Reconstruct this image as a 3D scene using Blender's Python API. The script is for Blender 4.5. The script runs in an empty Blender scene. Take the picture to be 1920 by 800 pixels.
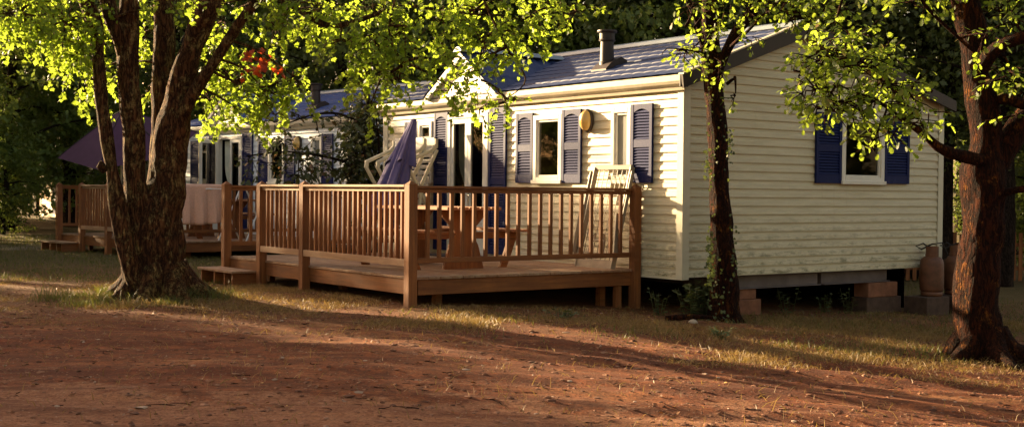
import bpy, bmesh, math, random
import numpy as np
from mathutils import Vector, Matrix, noise
random.seed(7); RNG = np.random.default_rng(7)
S = bpy.context.scene
C = S.collection
R = math.radians

# ------------------------------------------------------------------ camera
EYE = 1.2
cam_d = bpy.data.cameras.new('camera'); cam = bpy.data.objects.new('camera', cam_d); C.objects.link(cam)
cam_d.sensor_width = 36; cam_d.lens = 2350/1920*36; cam_d.clip_start = .1; cam_d.clip_end = 2000
cam.matrix_world = Matrix.Translation((0, 0, EYE)) @ Matrix.Rotation(R(90-.951), 4, 'X') @ Matrix.Rotation(R(.55), 4, 'Z')
S.camera = cam
# ------------------------------------------------------------------ light
TOSUN = Vector((-.80, .60, 0)).normalized()
ELEV = 13.5
w = bpy.data.worlds.new('World'); S.world = w; w.use_nodes = True
nt = w.node_tree; bg = nt.nodes['Background']
sky = nt.nodes.new('ShaderNodeTexSky'); sky.sky_type = 'NISHITA'; sky.sun_disc = False
sky.sun_elevation = R(ELEV); sky.sun_rotation = math.atan2(TOSUN.x, TOSUN.y)
sky.dust_density = 2.0; sky.air_density = 1.0
mx = nt.nodes.new('ShaderNodeMix'); mx.data_type = 'RGBA'; mx.blend_type = 'MULTIPLY'; mx.inputs[0].default_value = 1
mx.inputs[7].default_value = (1.34, .93, .68, 1)
nt.links.new(sky.outputs[0], mx.inputs[6]); nt.links.new(mx.outputs[2], bg.inputs[0])
bg.inputs[1].default_value = .068
sd = bpy.data.lights.new('sun', 'SUN'); sd.energy = 4.7; sd.angle = R(.9); sd.color = (1, .74, .42)
so = bpy.data.objects.new('sun', sd); C.objects.link(so)
sv = (TOSUN*math.cos(R(ELEV)) + Vector((0, 0, math.sin(R(ELEV)))))
so.rotation_euler = sv.to_track_quat('Z', 'Y').to_euler(); so.location = sv*60
S.view_settings.view_transform = 'Standard'; S.view_settings.look = 'None'; S.view_settings.gamma = 1
S.view_settings.exposure = 2.48
S.render.engine = 'CYCLES'
S.cycles.max_bounces = 6; S.cycles.transparent_max_bounces = 12

# ------------------------------------------------------------------ helpers
def link(o, parent=None):
    C.objects.link(o)
    if parent: o.parent = parent
    return o
def tag(o, label=None, cat=None, group=None, kind=None):
    for k, v in (('label', label), ('category', cat), ('group', group), ('kind', kind)):
        if v: o[k] = v
    return o
def empty(name, loc=(0, 0, 0), rz=0):
    o = bpy.data.objects.new(name, None); o.location = loc; o.rotation_euler = (0, 0, rz)
    o.empty_display_size = .2
    return link(o)
def kids(o): return [c for c in o.children]
def copy_tree(o, parent=None):
    c = o.copy(); C.objects.link(c); c.parent = parent
    for ch in kids(o): copy_tree(ch, c)
    return c
class MB:
    def __init__(s): s.v = []; s.f = []
    def add(s, vs, fs):
        b = len(s.v); s.v += [tuple(p) for p in vs]; s.f += [tuple(i+b for i in f) for f in fs]; return s
    def box(s, x0, x1, y0, y1, z0, z1):
        return s.add([(x0, y0, z0), (x1, y0, z0), (x1, y1, z0), (x0, y1, z0), (x0, y0, z1), (x1, y0, z1), (x1, y1, z1), (x0, y1, z1)],
                     [(0, 3, 2, 1), (4, 5, 6, 7), (0, 1, 5, 4), (1, 2, 6, 5), (2, 3, 7, 6), (3, 0, 4, 7)])
    def bar(s, a, b, w, t, up=(0, 0, 1)):      # w along the side axis, t along up
        a = Vector(a); b = Vector(b); d = (b-a).normalized(); up = Vector(up)
        if abs(d.dot(up)) > .99: up = Vector((0, 1, 0))
        sx = d.cross(up).normalized(); u = sx.cross(d)
        vs = [p + sx*w/2*i + u*t/2*j for p in (a, b) for i, j in ((-1, -1), (1, -1), (1, 1), (-1, 1))]
        return s.add(vs, [(0, 1, 2, 3), (7, 6, 5, 4), (0, 4, 5, 1), (1, 5, 6, 2), (2, 6, 7, 3), (3, 7, 4, 0)])
    def tube(s, pts, rads, n=10, caps=True, nz=0, nf=6, seed=0):
        pts = [Vector(p) for p in pts]
        if not hasattr(rads, '__len__'): rads = [rads]*len(pts)
        b = len(s.v); m = len(pts); ref = Vector((.3, 1, .1))
        for i, p in enumerate(pts):
            d = (pts[min(i+1, m-1)] - pts[max(i-1, 0)]).normalized()
            sx = d.cross(ref)
            if sx.length < .05: sx = d.cross(Vector((1, 0, 0)))
            sx.normalize(); sy = d.cross(sx)
            for k in range(n):
                a = 2*math.pi*k/n; q = sx*math.cos(a) + sy*math.sin(a)
                r = rads[i]
                if nz:
                    P = p + q*r
                    r *= 1 + nz*(noise.noise(P*nf*.35 + Vector((seed, 0, 0)))*1.3 + noise.noise(Vector((P.x*nf, P.y*nf, P.z*nf*.5)))*.6 + abs(noise.noise(Vector((P.x*nf*4, P.y*nf*4, P.z*nf*1.2))))*.45)
                s.v.append(tuple(p + q*r))
        for i in range(m-1):
            for k in range(n):
                k2 = (k+1) % n
                s.f.append((b+i*n+k, b+i*n+k2, b+(i+1)*n+k2, b+(i+1)*n+k))
        if caps:
            s.f.append(tuple(b+k for k in range(n))[::-1]); s.f.append(tuple(b+(m-1)*n+k for k in range(n)))
        return s
    def lathe(s, prof, n=24, c=(0, 0, 0)):
        b = len(s.v)
        for r, z in prof:
            for k in range(n):
                a = 2*math.pi*k/n; s.v.append((c[0]+r*math.cos(a), c[1]+r*math.sin(a), c[2]+z))
        for i in range(len(prof)-1):
            for k in range(n):
                k2 = (k+1) % n; s.f.append((b+i*n+k, b+i*n+k2, b+(i+1)*n+k2, b+(i+1)*n+k))
        return s
    def prism(s, poly, a, b, axis='y'):        # poly of 2D points, extruded a..b along the axis
        n = len(poly); mk = {'y': lambda p, t: (p[0], t, p[1]), 'x': lambda p, t: (t, p[0], p[1]), 'z': lambda p, t: (p[0], p[1], t)}[axis]
        vs = [mk(p, a) for p in poly] + [mk(p, b) for p in poly]
        fs = [tuple(range(n)), tuple(range(2*n-1, n-1, -1))] + [(i, i+n, (i+1) % n+n, (i+1) % n) for i in range(n)]
        return s.add(vs, fs)
    def build(s, name, mat, parent=None, smooth=False, bevel=0, fix=True):
        me = bpy.data.meshes.new(name); me.from_pydata(s.v, [], s.f)
        if fix and len(s.f) < 60000:
            bm = bmesh.new(); bm.from_mesh(me); bmesh.ops.recalc_face_normals(bm, faces=bm.faces); bm.to_mesh(me); bm.free()
        for m in (mat if isinstance(mat, (list, tuple)) else [mat]): me.materials.append(m)
        if smooth: me.shade_smooth()
        o = link(bpy.data.objects.new(name, me), parent)
        if bevel:
            md = o.modifiers.new('bevel', 'BEVEL'); md.width = bevel; md.segments = 1; md.limit_method = 'ANGLE'
        return o

# ------------------------------------------------------------------ materials
def mat(name):
    m = bpy.data.materials.new(name); m.use_nodes = True
    n = m.node_tree.nodes; b = n['Principled BSDF']
    return m, m.node_tree, b
def nd(t, kind, **kw):
    x = t.nodes.new(kind)
    for k, v in kw.items(): setattr(x, k, v)
    return x
def coords(t, scale=(1, 1, 1), kind='Object'):
    tc = nd(t, 'ShaderNodeTexCoord'); mp = nd(t, 'ShaderNodeMapping'); mp.inputs['Scale'].default_value = scale
    t.links.new(tc.outputs[kind], mp.inputs[0]); return mp.outputs[0]
def noi(t, vec, scale, detail=4, rough=.6, dist=0):
    x = nd(t, 'ShaderNodeTexNoise'); x.inputs['Scale'].default_value = scale; x.inputs['Detail'].default_value = detail
    x.inputs['Roughness'].default_value = rough; x.inputs['Distortion'].default_value = dist
    t.links.new(vec, x.inputs['Vector']); return x.outputs[0]
def ramp(t, fac, stops):
    x = nd(t, 'ShaderNodeValToRGB'); e = x.color_ramp.elements
    while len(e) < len(stops): e.new(.5)
    for el, (p, c) in zip(e, stops): el.position = p; el.color = (*c, 1) if len(c) == 3 else c
    t.links.new(fac, x.inputs[0]); return x.outputs[0]
def g(v): return (v, v, v)
def mixc(t, fac, a, b, mode='MIX'):
    x = nd(t, 'ShaderNodeMix', data_type='RGBA', blend_type=mode)
    for i, v in ((0, fac), (6, a), (7, b)):
        if isinstance(v, (int, float)): x.inputs[i].default_value = v
        elif isinstance(v, tuple): x.inputs[i].default_value = (*v, 1)
        else: t.links.new(v, x.inputs[i])
    return x.outputs[2]
def mth(t, op, a, b=0.0):
    x = nd(t, 'ShaderNodeMath', operation=op)
    for i, v in ((0, a), (1, b)):
        if isinstance(v, (int, float)): x.inputs[i].default_value = v
        else: t.links.new(v, x.inputs[i])
    return x.outputs[0]
def bump(t, b, h, dist=.01, strength=.6):
    x = nd(t, 'ShaderNodeBump'); x.inputs['Distance'].default_value = dist; x.inputs['Strength'].default_value = strength
    t.links.new(h, x.inputs['Height']); t.links.new(x.outputs[0], b.inputs['Normal'])
def plain(name, col, rough=.6, var=.15, scale=8, metallic=0, bmp=0):
    m, t, b = mat(name); v = coords(t)
    n = noi(t, v, scale)
    c = ramp(t, n, [(.3, tuple(x*(1-var) for x in col)), (.7, tuple(min(1, x*(1+var)) for x in col))])
    t.links.new(c, b.inputs['Base Color']); b.inputs['Roughness'].default_value = rough; b.inputs['Metallic'].default_value = metallic
    if bmp: bump(t, b, n, bmp)
    return m
def wood(name, axis, c0, c1, rough=.75, wear=None):
    sc = [26, 26, 26]; sc[axis] = 1.6
    m, t, b = mat(name); v = coords(t, tuple(sc))
    n = noi(t, v, 1, 5, .65, .6)
    c = ramp(t, n, [(.28, c0), (.5, tuple((a+b_)/2 for a, b_ in zip(c0, c1))), (.72, c1)])
    big = noi(t, coords(t), 2.3, 3)
    c = mixc(t, ramp(t, big, [(.35, g(0)), (.7, g(.45))]), c, tuple(x*.55 for x in c0))
    isl = nd(t, 'ShaderNodeNewGeometry').outputs['Random Per Island']
    c = mixc(t, mth(t, 'MULTIPLY', isl, .35), c, tuple(x*.6 for x in c0))
    if wear:
        w_ = noi(t, coords(t, (3, 3, 3)), 2, 5, .7)
        c = mixc(t, ramp(t, w_, [(.45, g(0)), (.68, g(.7))]), c, wear)
    kn = nd(t, 'ShaderNodeTexVoronoi'); sk = [5, 5, 5]; sk[axis] = 2.2; t.links.new(coords(t, tuple(sk)), kn.inputs['Vector'])
    c = mixc(t, ramp(t, kn.outputs['Distance'], [(.03, g(.75)), (.11, g(0))]), c, (.05, .018, .008))
    t.links.new(c, b.inputs['Base Color']); b.inputs['Roughness'].default_value = rough
    bump(t, b, n, .004, .6)
    return m
WC0, WC1 = (.14, .044, .010), (.40, .15, .036)
M = {}
M['wood_x'] = wood('stained wood along x', 0, WC0, WC1)
M['wood_y'] = wood('stained wood along y', 1, WC0, WC1)
M['wood_z'] = wood('stained wood along z', 2, WC0, WC1)
M['wood_pale'] = wood('weathered wood with painted sun along x', 0, (.3, .17, .09), (.55, .36, .22))  # near rails: weathered, and painted paler for the sun on them
M['deck'] = wood('deck boards', 0, (.22, .11, .055), (.46, .27, .15), wear=(.4, .3, .2))
M['picnic'] = wood('picnic table wood', 0, (.26, .10, .04), (.55, .27, .12))
M['white_frame'] = plain('white plastic frame', (.74, .72, .64), .35, .05)
M['trim'] = plain('cream trim', (.62, .59, .45), .45, .08, 3)
M['gutter'] = plain('cream gutter', (.55, .50, .38), .4, .12, 4)
M['brown_metal'] = plain('dark brown metal', (.026, .013, .009), .55, .25, 6)
M['beam'] = plain('grey steel beam', (.13, .105, .105), .6, .25, 5, bmp=.003)
M['room'] = plain('near black painted shade', (.004, .003, .003), 1)  # shade of the rooms and underfloor painted in as near-black colour
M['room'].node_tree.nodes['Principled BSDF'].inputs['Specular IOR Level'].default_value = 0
M['handle'] = plain('pale metal handle', (.6, .58, .5), .3, .05, metallic=.6)
M['purple'] = plain('purple parasol fabric', (.075, .06, .165), .85, .18, 6, bmp=.003)
M['plum'] = plain('plum parasol fabric', (.06, .02, .052), .85, .15, 5, bmp=.003)
M['chair'] = plain('cream plastic', (.66, .60, .42), .4, .1, 5)
M['chair_w'] = plain('white plastic slats', (.78, .77, .72), .35, .05)
M['lounger'] = plain('grey cream plastic', (.26, .22, .16), .55, .2, 7)
M['towel'] = plain('salmon towel', (.72, .42, .30), .95, .1, 40, bmp=.003)
M['block'] = plain('terracotta block', (.20, .085, .045), .9, .3, 9, bmp=.006)
M['cblock'] = plain('concrete block', (.075, .045, .032), .95, .3, 12, bmp=.006)
M['gas'] = plain('brown cylinder paint', (.13, .052, .026), .6, .4, 9, bmp=.002)
M['rubber'] = plain('black rubber', (.02, .016, .014), .8)
M['red'] = plain('red plastic', (.45, .015, .012), .3, .1)
M['yellow'] = plain('yellow plate', (.7, .45, .03), .5, .1)
M['mat'] = plain('dark door mat', (.03, .025, .03), .95, .3, 40)
M['stone'] = plain('pale stone', (.36, .29, .22), .9, .35, 3, bmp=.01)

def siding_mat():
    m, t, b = mat('cream vinyl siding'); v = coords(t)
    n = noi(t, coords(t, (.7, .7, 6)), 3, 4)
    c = ramp(t, n, [(.3, (.55, .50, .345)), (.7, (.66, .61, .44))])
    sep = nd(t, 'ShaderNodeSeparateXYZ'); t.links.new(v, sep.inputs[0])
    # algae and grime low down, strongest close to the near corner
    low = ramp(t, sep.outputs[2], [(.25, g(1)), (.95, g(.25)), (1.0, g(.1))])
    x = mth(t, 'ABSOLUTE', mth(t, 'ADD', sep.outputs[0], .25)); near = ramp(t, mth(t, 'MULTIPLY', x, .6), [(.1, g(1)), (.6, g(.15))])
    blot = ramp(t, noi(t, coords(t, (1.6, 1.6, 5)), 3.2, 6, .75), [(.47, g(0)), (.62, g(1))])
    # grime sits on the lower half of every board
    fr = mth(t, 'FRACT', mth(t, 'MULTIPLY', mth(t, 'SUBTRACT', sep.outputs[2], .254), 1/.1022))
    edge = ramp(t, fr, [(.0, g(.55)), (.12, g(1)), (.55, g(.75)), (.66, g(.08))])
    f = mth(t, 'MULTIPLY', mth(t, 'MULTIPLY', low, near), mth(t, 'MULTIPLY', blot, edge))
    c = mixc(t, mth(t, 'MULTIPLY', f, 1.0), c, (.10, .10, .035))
    fine = ramp(t, noi(t, coords(t, (3, 3, 14)), 9, 6, .7), [(.52, g(0)), (.8, g(.5))])
    c = mixc(t, mth(t, 'MULTIPLY', fine, ramp(t, sep.outputs[2], [(.2, g(1)), (1, g(.3))])), c, (.28, .25, .15))
    rust = ramp(t, noi(t, coords(t, (5, 5, .5)), 2.2, 5, .7), [(.60, g(0)), (.75, g(.35))])
    c = mixc(t, rust, c, (.36, .30, .17))
    t.links.new(c, b.inputs['Base Color']); b.inputs['Roughness'].default_value = .5
    bump(t, b, noi(t, coords(t, (.5, .5, .5)), 2, 2), .01, .3)
    return m
M['siding'] = siding_mat()
def shutter_mat():
    m, t, b = mat('worn blue shutter paint')
    n = noi(t, coords(t, (3, 3, 1.2)), 5, 6, .7)
    oi = nd(t, 'ShaderNodeObjectInfo').outputs['Random']
    thr = mth(t, 'ADD', n, mth(t, 'MULTIPLY', oi, .08))
    c = ramp(t, thr, [(.60, (.006, .013, .08)), (.72, (.02, .025, .10)), (.80, (.26, .17, .14))])
    t.links.new(c, b.inputs['Base Color']); b.inputs['Roughness'].default_value = .6; b.inputs['Specular IOR Level'].default_value = .2; return m
M['blue'] = shutter_mat()
def roof_mat():
    m, t, b = mat('slate blue metal roof')
    n = noi(t, coords(t), 3, 5)
    c = ramp(t, n, [(.3, (.022, .036, .10)), (.7, (.04, .058, .14))])
    t.links.new(c, b.inputs['Base Color']); b.inputs['Roughness'].default_value = .5; b.inputs['Specular IOR Level'].default_value = .25
    return m
M['roof'] = roof_mat()
M['ridge'] = plain('pale blue ridge metal', (.24, .29, .32), .4, .1, 4, metallic=.2)
def glass_mat():
    m, t, b = mat('window glass'); t.nodes.remove(b); out = t.nodes['Material Output']
    tr = nd(t, 'ShaderNodeBsdfTransparent'); gl = nd(t, 'ShaderNodeBsdfGlossy'); gl.inputs['Roughness'].default_value = .03
    lw = nd(t, 'ShaderNodeLayerWeight'); lw.inputs[0].default_value = .5; fr = nd(t, 'ShaderNodeMath', operation='MULTIPLY_ADD'); fr.inputs[1].default_value = .55; fr.inputs[2].default_value = .018; pw = mth(t, 'POWER', lw.outputs['Facing'], 5.0); t.links.new(pw, fr.inputs[0]); mxs = nd(t, 'ShaderNodeMixShader')
    tr.inputs[0].default_value = (.6, .6, .58, 1)
    t.links.new(fr.outputs[0], mxs.inputs[0]); t.links.new(tr.outputs[0], mxs.inputs[1]); t.links.new(gl.outputs[0], mxs.inputs[2])
    t.links.new(mxs.outputs[0], out.inputs[0]); return m
M['glass'] = glass_mat()
M['frosted'] = plain('frosted glass', (.22, .23, .22), .25, .1, 3)
M['curtain'] = plain('grey green curtain', (.68, .72, .60), .9, .12, 7)
def lens_mat():
    m, t, b = mat('amber lamp lens'); b.inputs['Base Color'].default_value = (.62, .40, .12, 1); b.inputs['Roughness'].default_value = .25
    b.inputs['Coat Weight'].default_value = .4; return m
M['lens'] = lens_mat()

def leaf_mat(name, c0, c1, tr, trw=.5, rare=None):
    m, t, b = mat(name); out = t.nodes['Material Output']
    isl = nd(t, 'ShaderNodeNewGeometry').outputs['Random Per Island']
    st = [(.0, c0), (.85, c1)] + ([(.93, c1), (.97, rare)] if rare else [])
    c = ramp(t, isl, st)
    t.links.new(c, b.inputs['Base Color']); b.inputs['Roughness'].default_value = .55
    tl = nd(t, 'ShaderNodeBsdfTranslucent')
    c2 = mixc(t, isl, tuple(x*.75 for x in tr), tr); t.links.new(c2, tl.inputs[0])
    ms = nd(t, 'ShaderNodeMixShader'); ms.inputs[0].default_value = trw
    t.links.new(b.outputs[0], ms.inputs[1]); t.links.new(tl.outputs[0], ms.inputs[2]); t.links.new(ms.outputs[0], out.inputs[0])
    return m
M['maple'] = leaf_mat('sunlit maple leaves', (.06, .10, .012), (.13, .18, .02), (.44, .60, .05), .6)
M['red_leaf'] = leaf_mat('red maple leaves', (.22, .03, .01), (.35, .06, .01), (.7, .10, .02), .5)
M['oak'] = leaf_mat('oak leaves', (.05, .085, .013), (.11, .15, .022), (.42, .56, .05), .58, (.22, .12, .04))
M['oak_dark'] = leaf_mat('dark oak leaves', (.035, .05, .018), (.07, .085, .025), (.10, .12, .03), .3, (.14, .06, .02))
M['wood_leaf'] = leaf_mat('forest leaves', (.075, .11, .026), (.15, .21, .045), (.23, .30, .045), .42)
M['wood_leaf2'] = leaf_mat('dark forest leaves', (.06, .08, .024), (.12, .15, .04), (.17, .21, .04), .4)
M['ivy'] = leaf_mat('ivy leaves', (.04, .06, .02), (.10, .12, .04), (.12, .15, .03), .3)
M['grass_green'] = leaf_mat('green grass blades', (.05, .065, .014), (.12, .115, .03), (.18, .19, .03), .35)
M['grass_dry'] = leaf_mat('dry grass blades', (.10, .06, .016), (.34, .22, .08), (.36, .24, .06), .3, (.09, .09, .02))
M['litter'] = leaf_mat('fallen leaves', (.10, .04, .015), (.28, .13, .045), (.2, .08, .02), .15, (.6, .35, .05))

def bark_mat(name, c0, c1, lich, amt):
    m, t, b = mat(name)
    n = noi(t, coords(t, (9, 9, 3)), 2.2, 6, .7, .4)
    crk = mth(t, 'ABSOLUTE', mth(t, 'SUBTRACT', noi(t, coords(t, (11, 11, 2.6)), 2.0, 5, .62, .5), .5))
    c = ramp(t, n, [(.3, c0), (.7, c1)])
    li = noi(t, coords(t, (3.2, 3.2, 2.4)), 2.0, 7, .78, .3)
    f = ramp(t, li, [(.60-amt, g(0)), (.66-amt, g(.9))])
    fl = ramp(t, noi(t, coords(t), 26, 4, .7), [(.38, g(.15)), (.6, g(1))])
    c = mixc(t, mth(t, 'MULTIPLY', f, fl), c, lich)
    c = mixc(t, ramp(t, crk, [(.0, g(.95)), (.075, g(0))]), c, tuple(x*.25 for x in c0))
    t.links.new(c, b.inputs['Base Color']); b.inputs['Roughness'].default_value = .9; b.inputs['Specular IOR Level'].default_value = .15
    h = mth(t, 'ADD', mth(t, 'MULTIPLY', ramp(t, crk, [(0, g(0)), (.1, g(1))]), .8), noi(t, coords(t, (18, 18, 7)), 2, 6, .75))
    bump(t, b, h, .06, 1)
    return m
M['bark'] = bark_mat('lichened grey bark', (.06, .023, .009), (.22, .09, .033), (.40, .28, .10), .10)
M['bark_oak'] = bark_mat('mossy reddish bark', (.018, .005, .002), (.085, .020, .005), (.30, .11, .015), .05)
M['bark_bg'] = bark_mat('dark bark', (.03, .018, .012), (.07, .045, .03), (.10, .08, .05), .0)

# ------------------------------------------------------------------ ground
def gz(x, y):
    t = min(max(x+1.0, 0), 8)
    z = -.055*t
    if t > 0: z += .03*math.exp(-t)*t
    if y > 26: z += .010*(y-26)
    return z
def bumps(x, y):
    p = Vector((x, y, 0))
    return .035*noise.noise(p*.45) + .014*noise.noise(p*1.7) + .006*noise.noise(p*5.3) + .003*noise.noise(Vector((x*9, y*9, 3)))
def ruts(x, y):
    q = 0
    for y0, k in ((8.0, .05), (9.5, .05), (10.6, -.09), (7.1, .02)):
        d = y-(y0+k*x+.25*math.sin(x*.35+y0)); q -= .028*math.exp(-(d/.16)**2)*(.6+.5*noise.noise(Vector((x*.6, y0, 0)))); q += .012*math.exp(-((abs(d)-.26)/.09)**2)
    return q if y < 14 else 0
def gh(x, y): return gz(x, y) + bumps(x, y) + ruts(x, y)
def axis_pts(a, b, fine0, fine1, df, dc):
    out = []; x = a
    while x < fine0: out.append(x); x += dc if fine0-x > 30 else max(df, (fine0-x)*.2+df)
    x = fine0
    while x < fine1: out.append(x); x += df
    while x < b: out.append(x); x += max(df, min(dc, (x-fine1)*.2+df))
    out.append(b); return out
xs = axis_pts(-260, 260, -7, 7.5, .07, 20); ys = axis_pts(-60, 420, 6, 19, .07, 20)
nx, ny = len(xs), len(ys)
gv = [(x, y, gh(x, y)) for y in ys for x in xs]
gf = [(j*nx+i, j*nx+i+1, (j+1)*nx+i+1, (j+1)*nx+i) for j in range(ny-1) for i in range(nx-1)]
def ground_mat():
    m, t, b = mat('red dirt ground'); v = coords(t)
    sep = nd(t, 'ShaderNodeSeparateXYZ'); t.links.new(v, sep.inputs[0]); Y = sep.outputs[1]; X = sep.outputs[0]
    n1 = noi(t, coords(t, (.55, 1.1, 1)), 1.6, 8, .66, .3); n2 = noi(t, v, 9, 8, .72); n3 = noi(t, v, 55, 5, .7)
    dirt = ramp(t, n1, [(.34, (.12, .028, .010)), (.5, (.25, .068, .022)), (.64, (.36, .13, .048))])
    dirt = mixc(t, ramp(t, n2, [(.42, g(.75)), (.6, g(0))]), dirt, (.085, .03, .016))
    pale = mixc(t, ramp(t, n2, [(.4, g(0)), (.7, g(1))]), (.25, .10, .048), (.40, .20, .105))
    fy = ramp(t, mth(t, 'ADD', mth(t, 'MULTIPLY', Y, .1), mth(t, 'MULTIPLY', n1, .5)), [(.98, g(.95)), (1.28, g(0))])
    c = mixc(t, fy, dirt, pale)
    rut = noi(t, coords(t, (.35, 2.4, 1)), 1.3, 6, .7, .5)
    c = mixc(t, ramp(t, rut, [(.40, g(.7)), (.52, g(0))]), c, (.10, .028, .012))
    c = mixc(t, ramp(t, rut, [(.56, g(0)), (.68, g(.6))]), c, (.44, .20, .085))
    # thin turf and dry thatch
    gsoil = mixc(t, n2, (.08, .04, .014), (.20, .115, .04))
    yy = mth(t, 'ADD', Y, mth(t, 'MULTIPLY', mth(t, 'SUBTRACT', n1, .5), 7))
    gr = mth(t, 'MULTIPLY', ramp(t, mth(t, 'MULTIPLY', yy, .05), [(.53, g(0)), (.64, g(.8))]), ramp(t, noi(t, v, 1.5, 7, .7), [(.36, g(.1)), (.6, g(1))]))
    c = mixc(t, gr, c, gsoil)
    far = ramp(t, mth(t, 'MULTIPLY', Y, .02), [(.31, g(0)), (.42, g(.8))])
    c = mixc(t, far, c, mixc(t, n2, (.06, .07, .02), (.15, .13, .05)))
    # pale gravel path far left
    gp = mth(t, 'MULTIPLY', ramp(t, mth(t, 'ABSOLUTE', mth(t, 'SUBTRACT', mth(t, 'ADD', Y, mth(t, 'MULTIPLY', n1, 3)), 26.8)), [(.5, g(1)), (1., g(0))]), ramp(t, mth(t, 'MULTIPLY', X, -.05), [(.42, g(0)), (.5, g(.8))]))
    c = mixc(t, gp, c, (.34, .29, .22))
    # grit
    vo = nd(t, 'ShaderNodeTexVoronoi'); vo.inputs['Scale'].default_value = 38; t.links.new(v, vo.inputs['Vector'])
    grit = mth(t, 'MULTIPLY', ramp(t, vo.outputs['Distance'], [(.16, g(1)), (.3, g(0))]), ramp(t, nd_sep(t, vo.outputs['Color']), [(.72, g(0)), (.8, g(.6))]))
    c = mixc(t, grit, c, (.38, .27, .19))
    n4 = noi(t, coords(t, (1, 1.6, 1)), 24, 6, .8)
    c = mixc(t, ramp(t, n4, [(.40, g(.45)), (.50, g(0))]), c, (.075, .024, .011))
    c = mixc(t, ramp(t, n4, [(.56, g(0)), (.68, g(.35))]), c, (.42, .22, .11))
    c = mixc(t, ramp(t, n3, [(.38, g(.6)), (.5, g(0))]), c, (.07, .028, .015))
    t.links.new(c, b.inputs['Base Color']); b.inputs['Roughness'].default_value = .95
    b.inputs['Specular IOR Level'].default_value = .2
    bump(t, b, mth(t, 'ADD', mth(t, 'MULTIPLY', n2, .7), mth(t, 'ADD', mth(t, 'MULTIPLY', n3, .5), mth(t, 'MULTIPLY', grit, .4))), .03, .9)
    return m
def nd_sep(t, col):
    s_ = nd(t, 'ShaderNodeSeparateColor'); t.links.new(col, s_.inputs[0]); return s_.outputs[0]
gm = MB(); gm.v = gv; gm.f = gf
tag(gm.build('ground', ground_mat(), smooth=True, fix=False), kind='structure')

# ------------------------------------------------------------------ holiday home
HX0, HX1, HY1 = -6.66, 0.0, 4.83           # local frame: x along the front, y into the house
ZB, ZE = .254, 2.47                        # bottom of the siding, eaves
RY, RZ = 1.935, 3.27                       # ridge
ROW = .1022
def rows_rect(mb, a0, a1, z0, z1, holes, place, lim=None):
    n = int(math.ceil((z1-z0)/ROW))
    for i in range(n):
        za = z0+i*ROW; zb = min(za+ROW, z1); zm = (za+zb)/2
        L0, L1 = (a0, a1) if lim is None else lim(zm)
        if L1-L0 < .03: continue
        segs = [(L0, L1)]
        for h0, h1, hz0, hz1 in holes:
            if zm > hz0 and zm < hz1:
                ns = []
                for s0, s1 in segs:
                    if h1 <= s0 or h0 >= s1: ns.append((s0, s1)); continue
                    if h0 > s0: ns.append((s0, h0))
                    if h1 < s1: ns.append((h1, s1))
                segs = ns
        # profile: (offset out, z)
        prof = [(.002, za-.004), (.020, za-.004), (.021, za+.005), (.016, za+(zb-za)*.50), (.009, za+(zb-za)*.56), (.005, zb+.002)]
        for s0, s1 in segs:
            k0, k1 = s0, s1
            if lim: 
                pass
            b = len(mb.v)
            for o, z in prof:
                mb.v.append(place(k0, o, z)); mb.v.append(place(k1, o, z))
            for k in range(len(prof)-1): mb.f.append((b+2*k, b+2*k+1, b+2*k+3, b+2*k+2))
        for s0, s1 in segs:     # inner board behind the vinyl
            b = len(mb.v)
            for a in (s0, s1):
                for o in (0, -.05):
                    mb.v.append(place(a, o, za)); mb.v.append(place(a, o, zb))
            mb.f += [(b, b+1, b+5, b+4), (b+2, b+6, b+7, b+3), (b, b+2, b+3, b+1), (b+4, b+5, b+7, b+6), (b+1, b+3, b+7, b+5), (b, b+4, b+6, b+2)]
def shutter(x0, x1, z0, z1, place_m, home):
    w_, h = x1-x0, z1-z0; f = .045; mb = MB()
    mb.box(0, f, -.03, 0, 0, h); mb.box(w_-f, w_, -.03, 0, 0, h)
    mb.box(f, w_-f, -.027, 0, 0, .11)
    mid = h*.5; mb.box(f, w_-f, -.027, 0, mid-.045, mid+.045)
    # arched head
    n = 8; pts = [(f, h), (w_-f, h)] + [(w_-f-(w_-2*f)*k/n, h-.10+.045*math.sin(math.pi*k/n)) for k in range(n+1)]
    mb.prism(pts[::-1], -.027, 0)
    mb.box(f, w_-f, -.006, -.001, .11, h-.06)
    for a, b in ((.11, mid-.045), (mid+.045, h-.07)):
        k = int((b-a)/.034)
        for i in range(k):
            z = a+(i+.5)*(b-a)/k
            mb.add([(f, -.026, z-.012), (w_-f, -.026, z-.012), (w_-f, -.008, z+.014), (f, -.008, z+.014), (f, -.022, z-.015), (w_-f, -.022, z-.015), (w_-f, -.004, z+.011), (f, -.004, z+.011)],
                   [(0, 1, 2, 3), (7, 6, 5, 4), (0, 4, 5, 1), (1, 5, 6, 2), (2, 6, 7, 3), (3, 7, 4, 0)])
    o = mb.build('shutter', M['blue'], home); o.matrix_local = place_m @ Matrix.Translation((x0, -.024, z0)); return o
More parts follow.
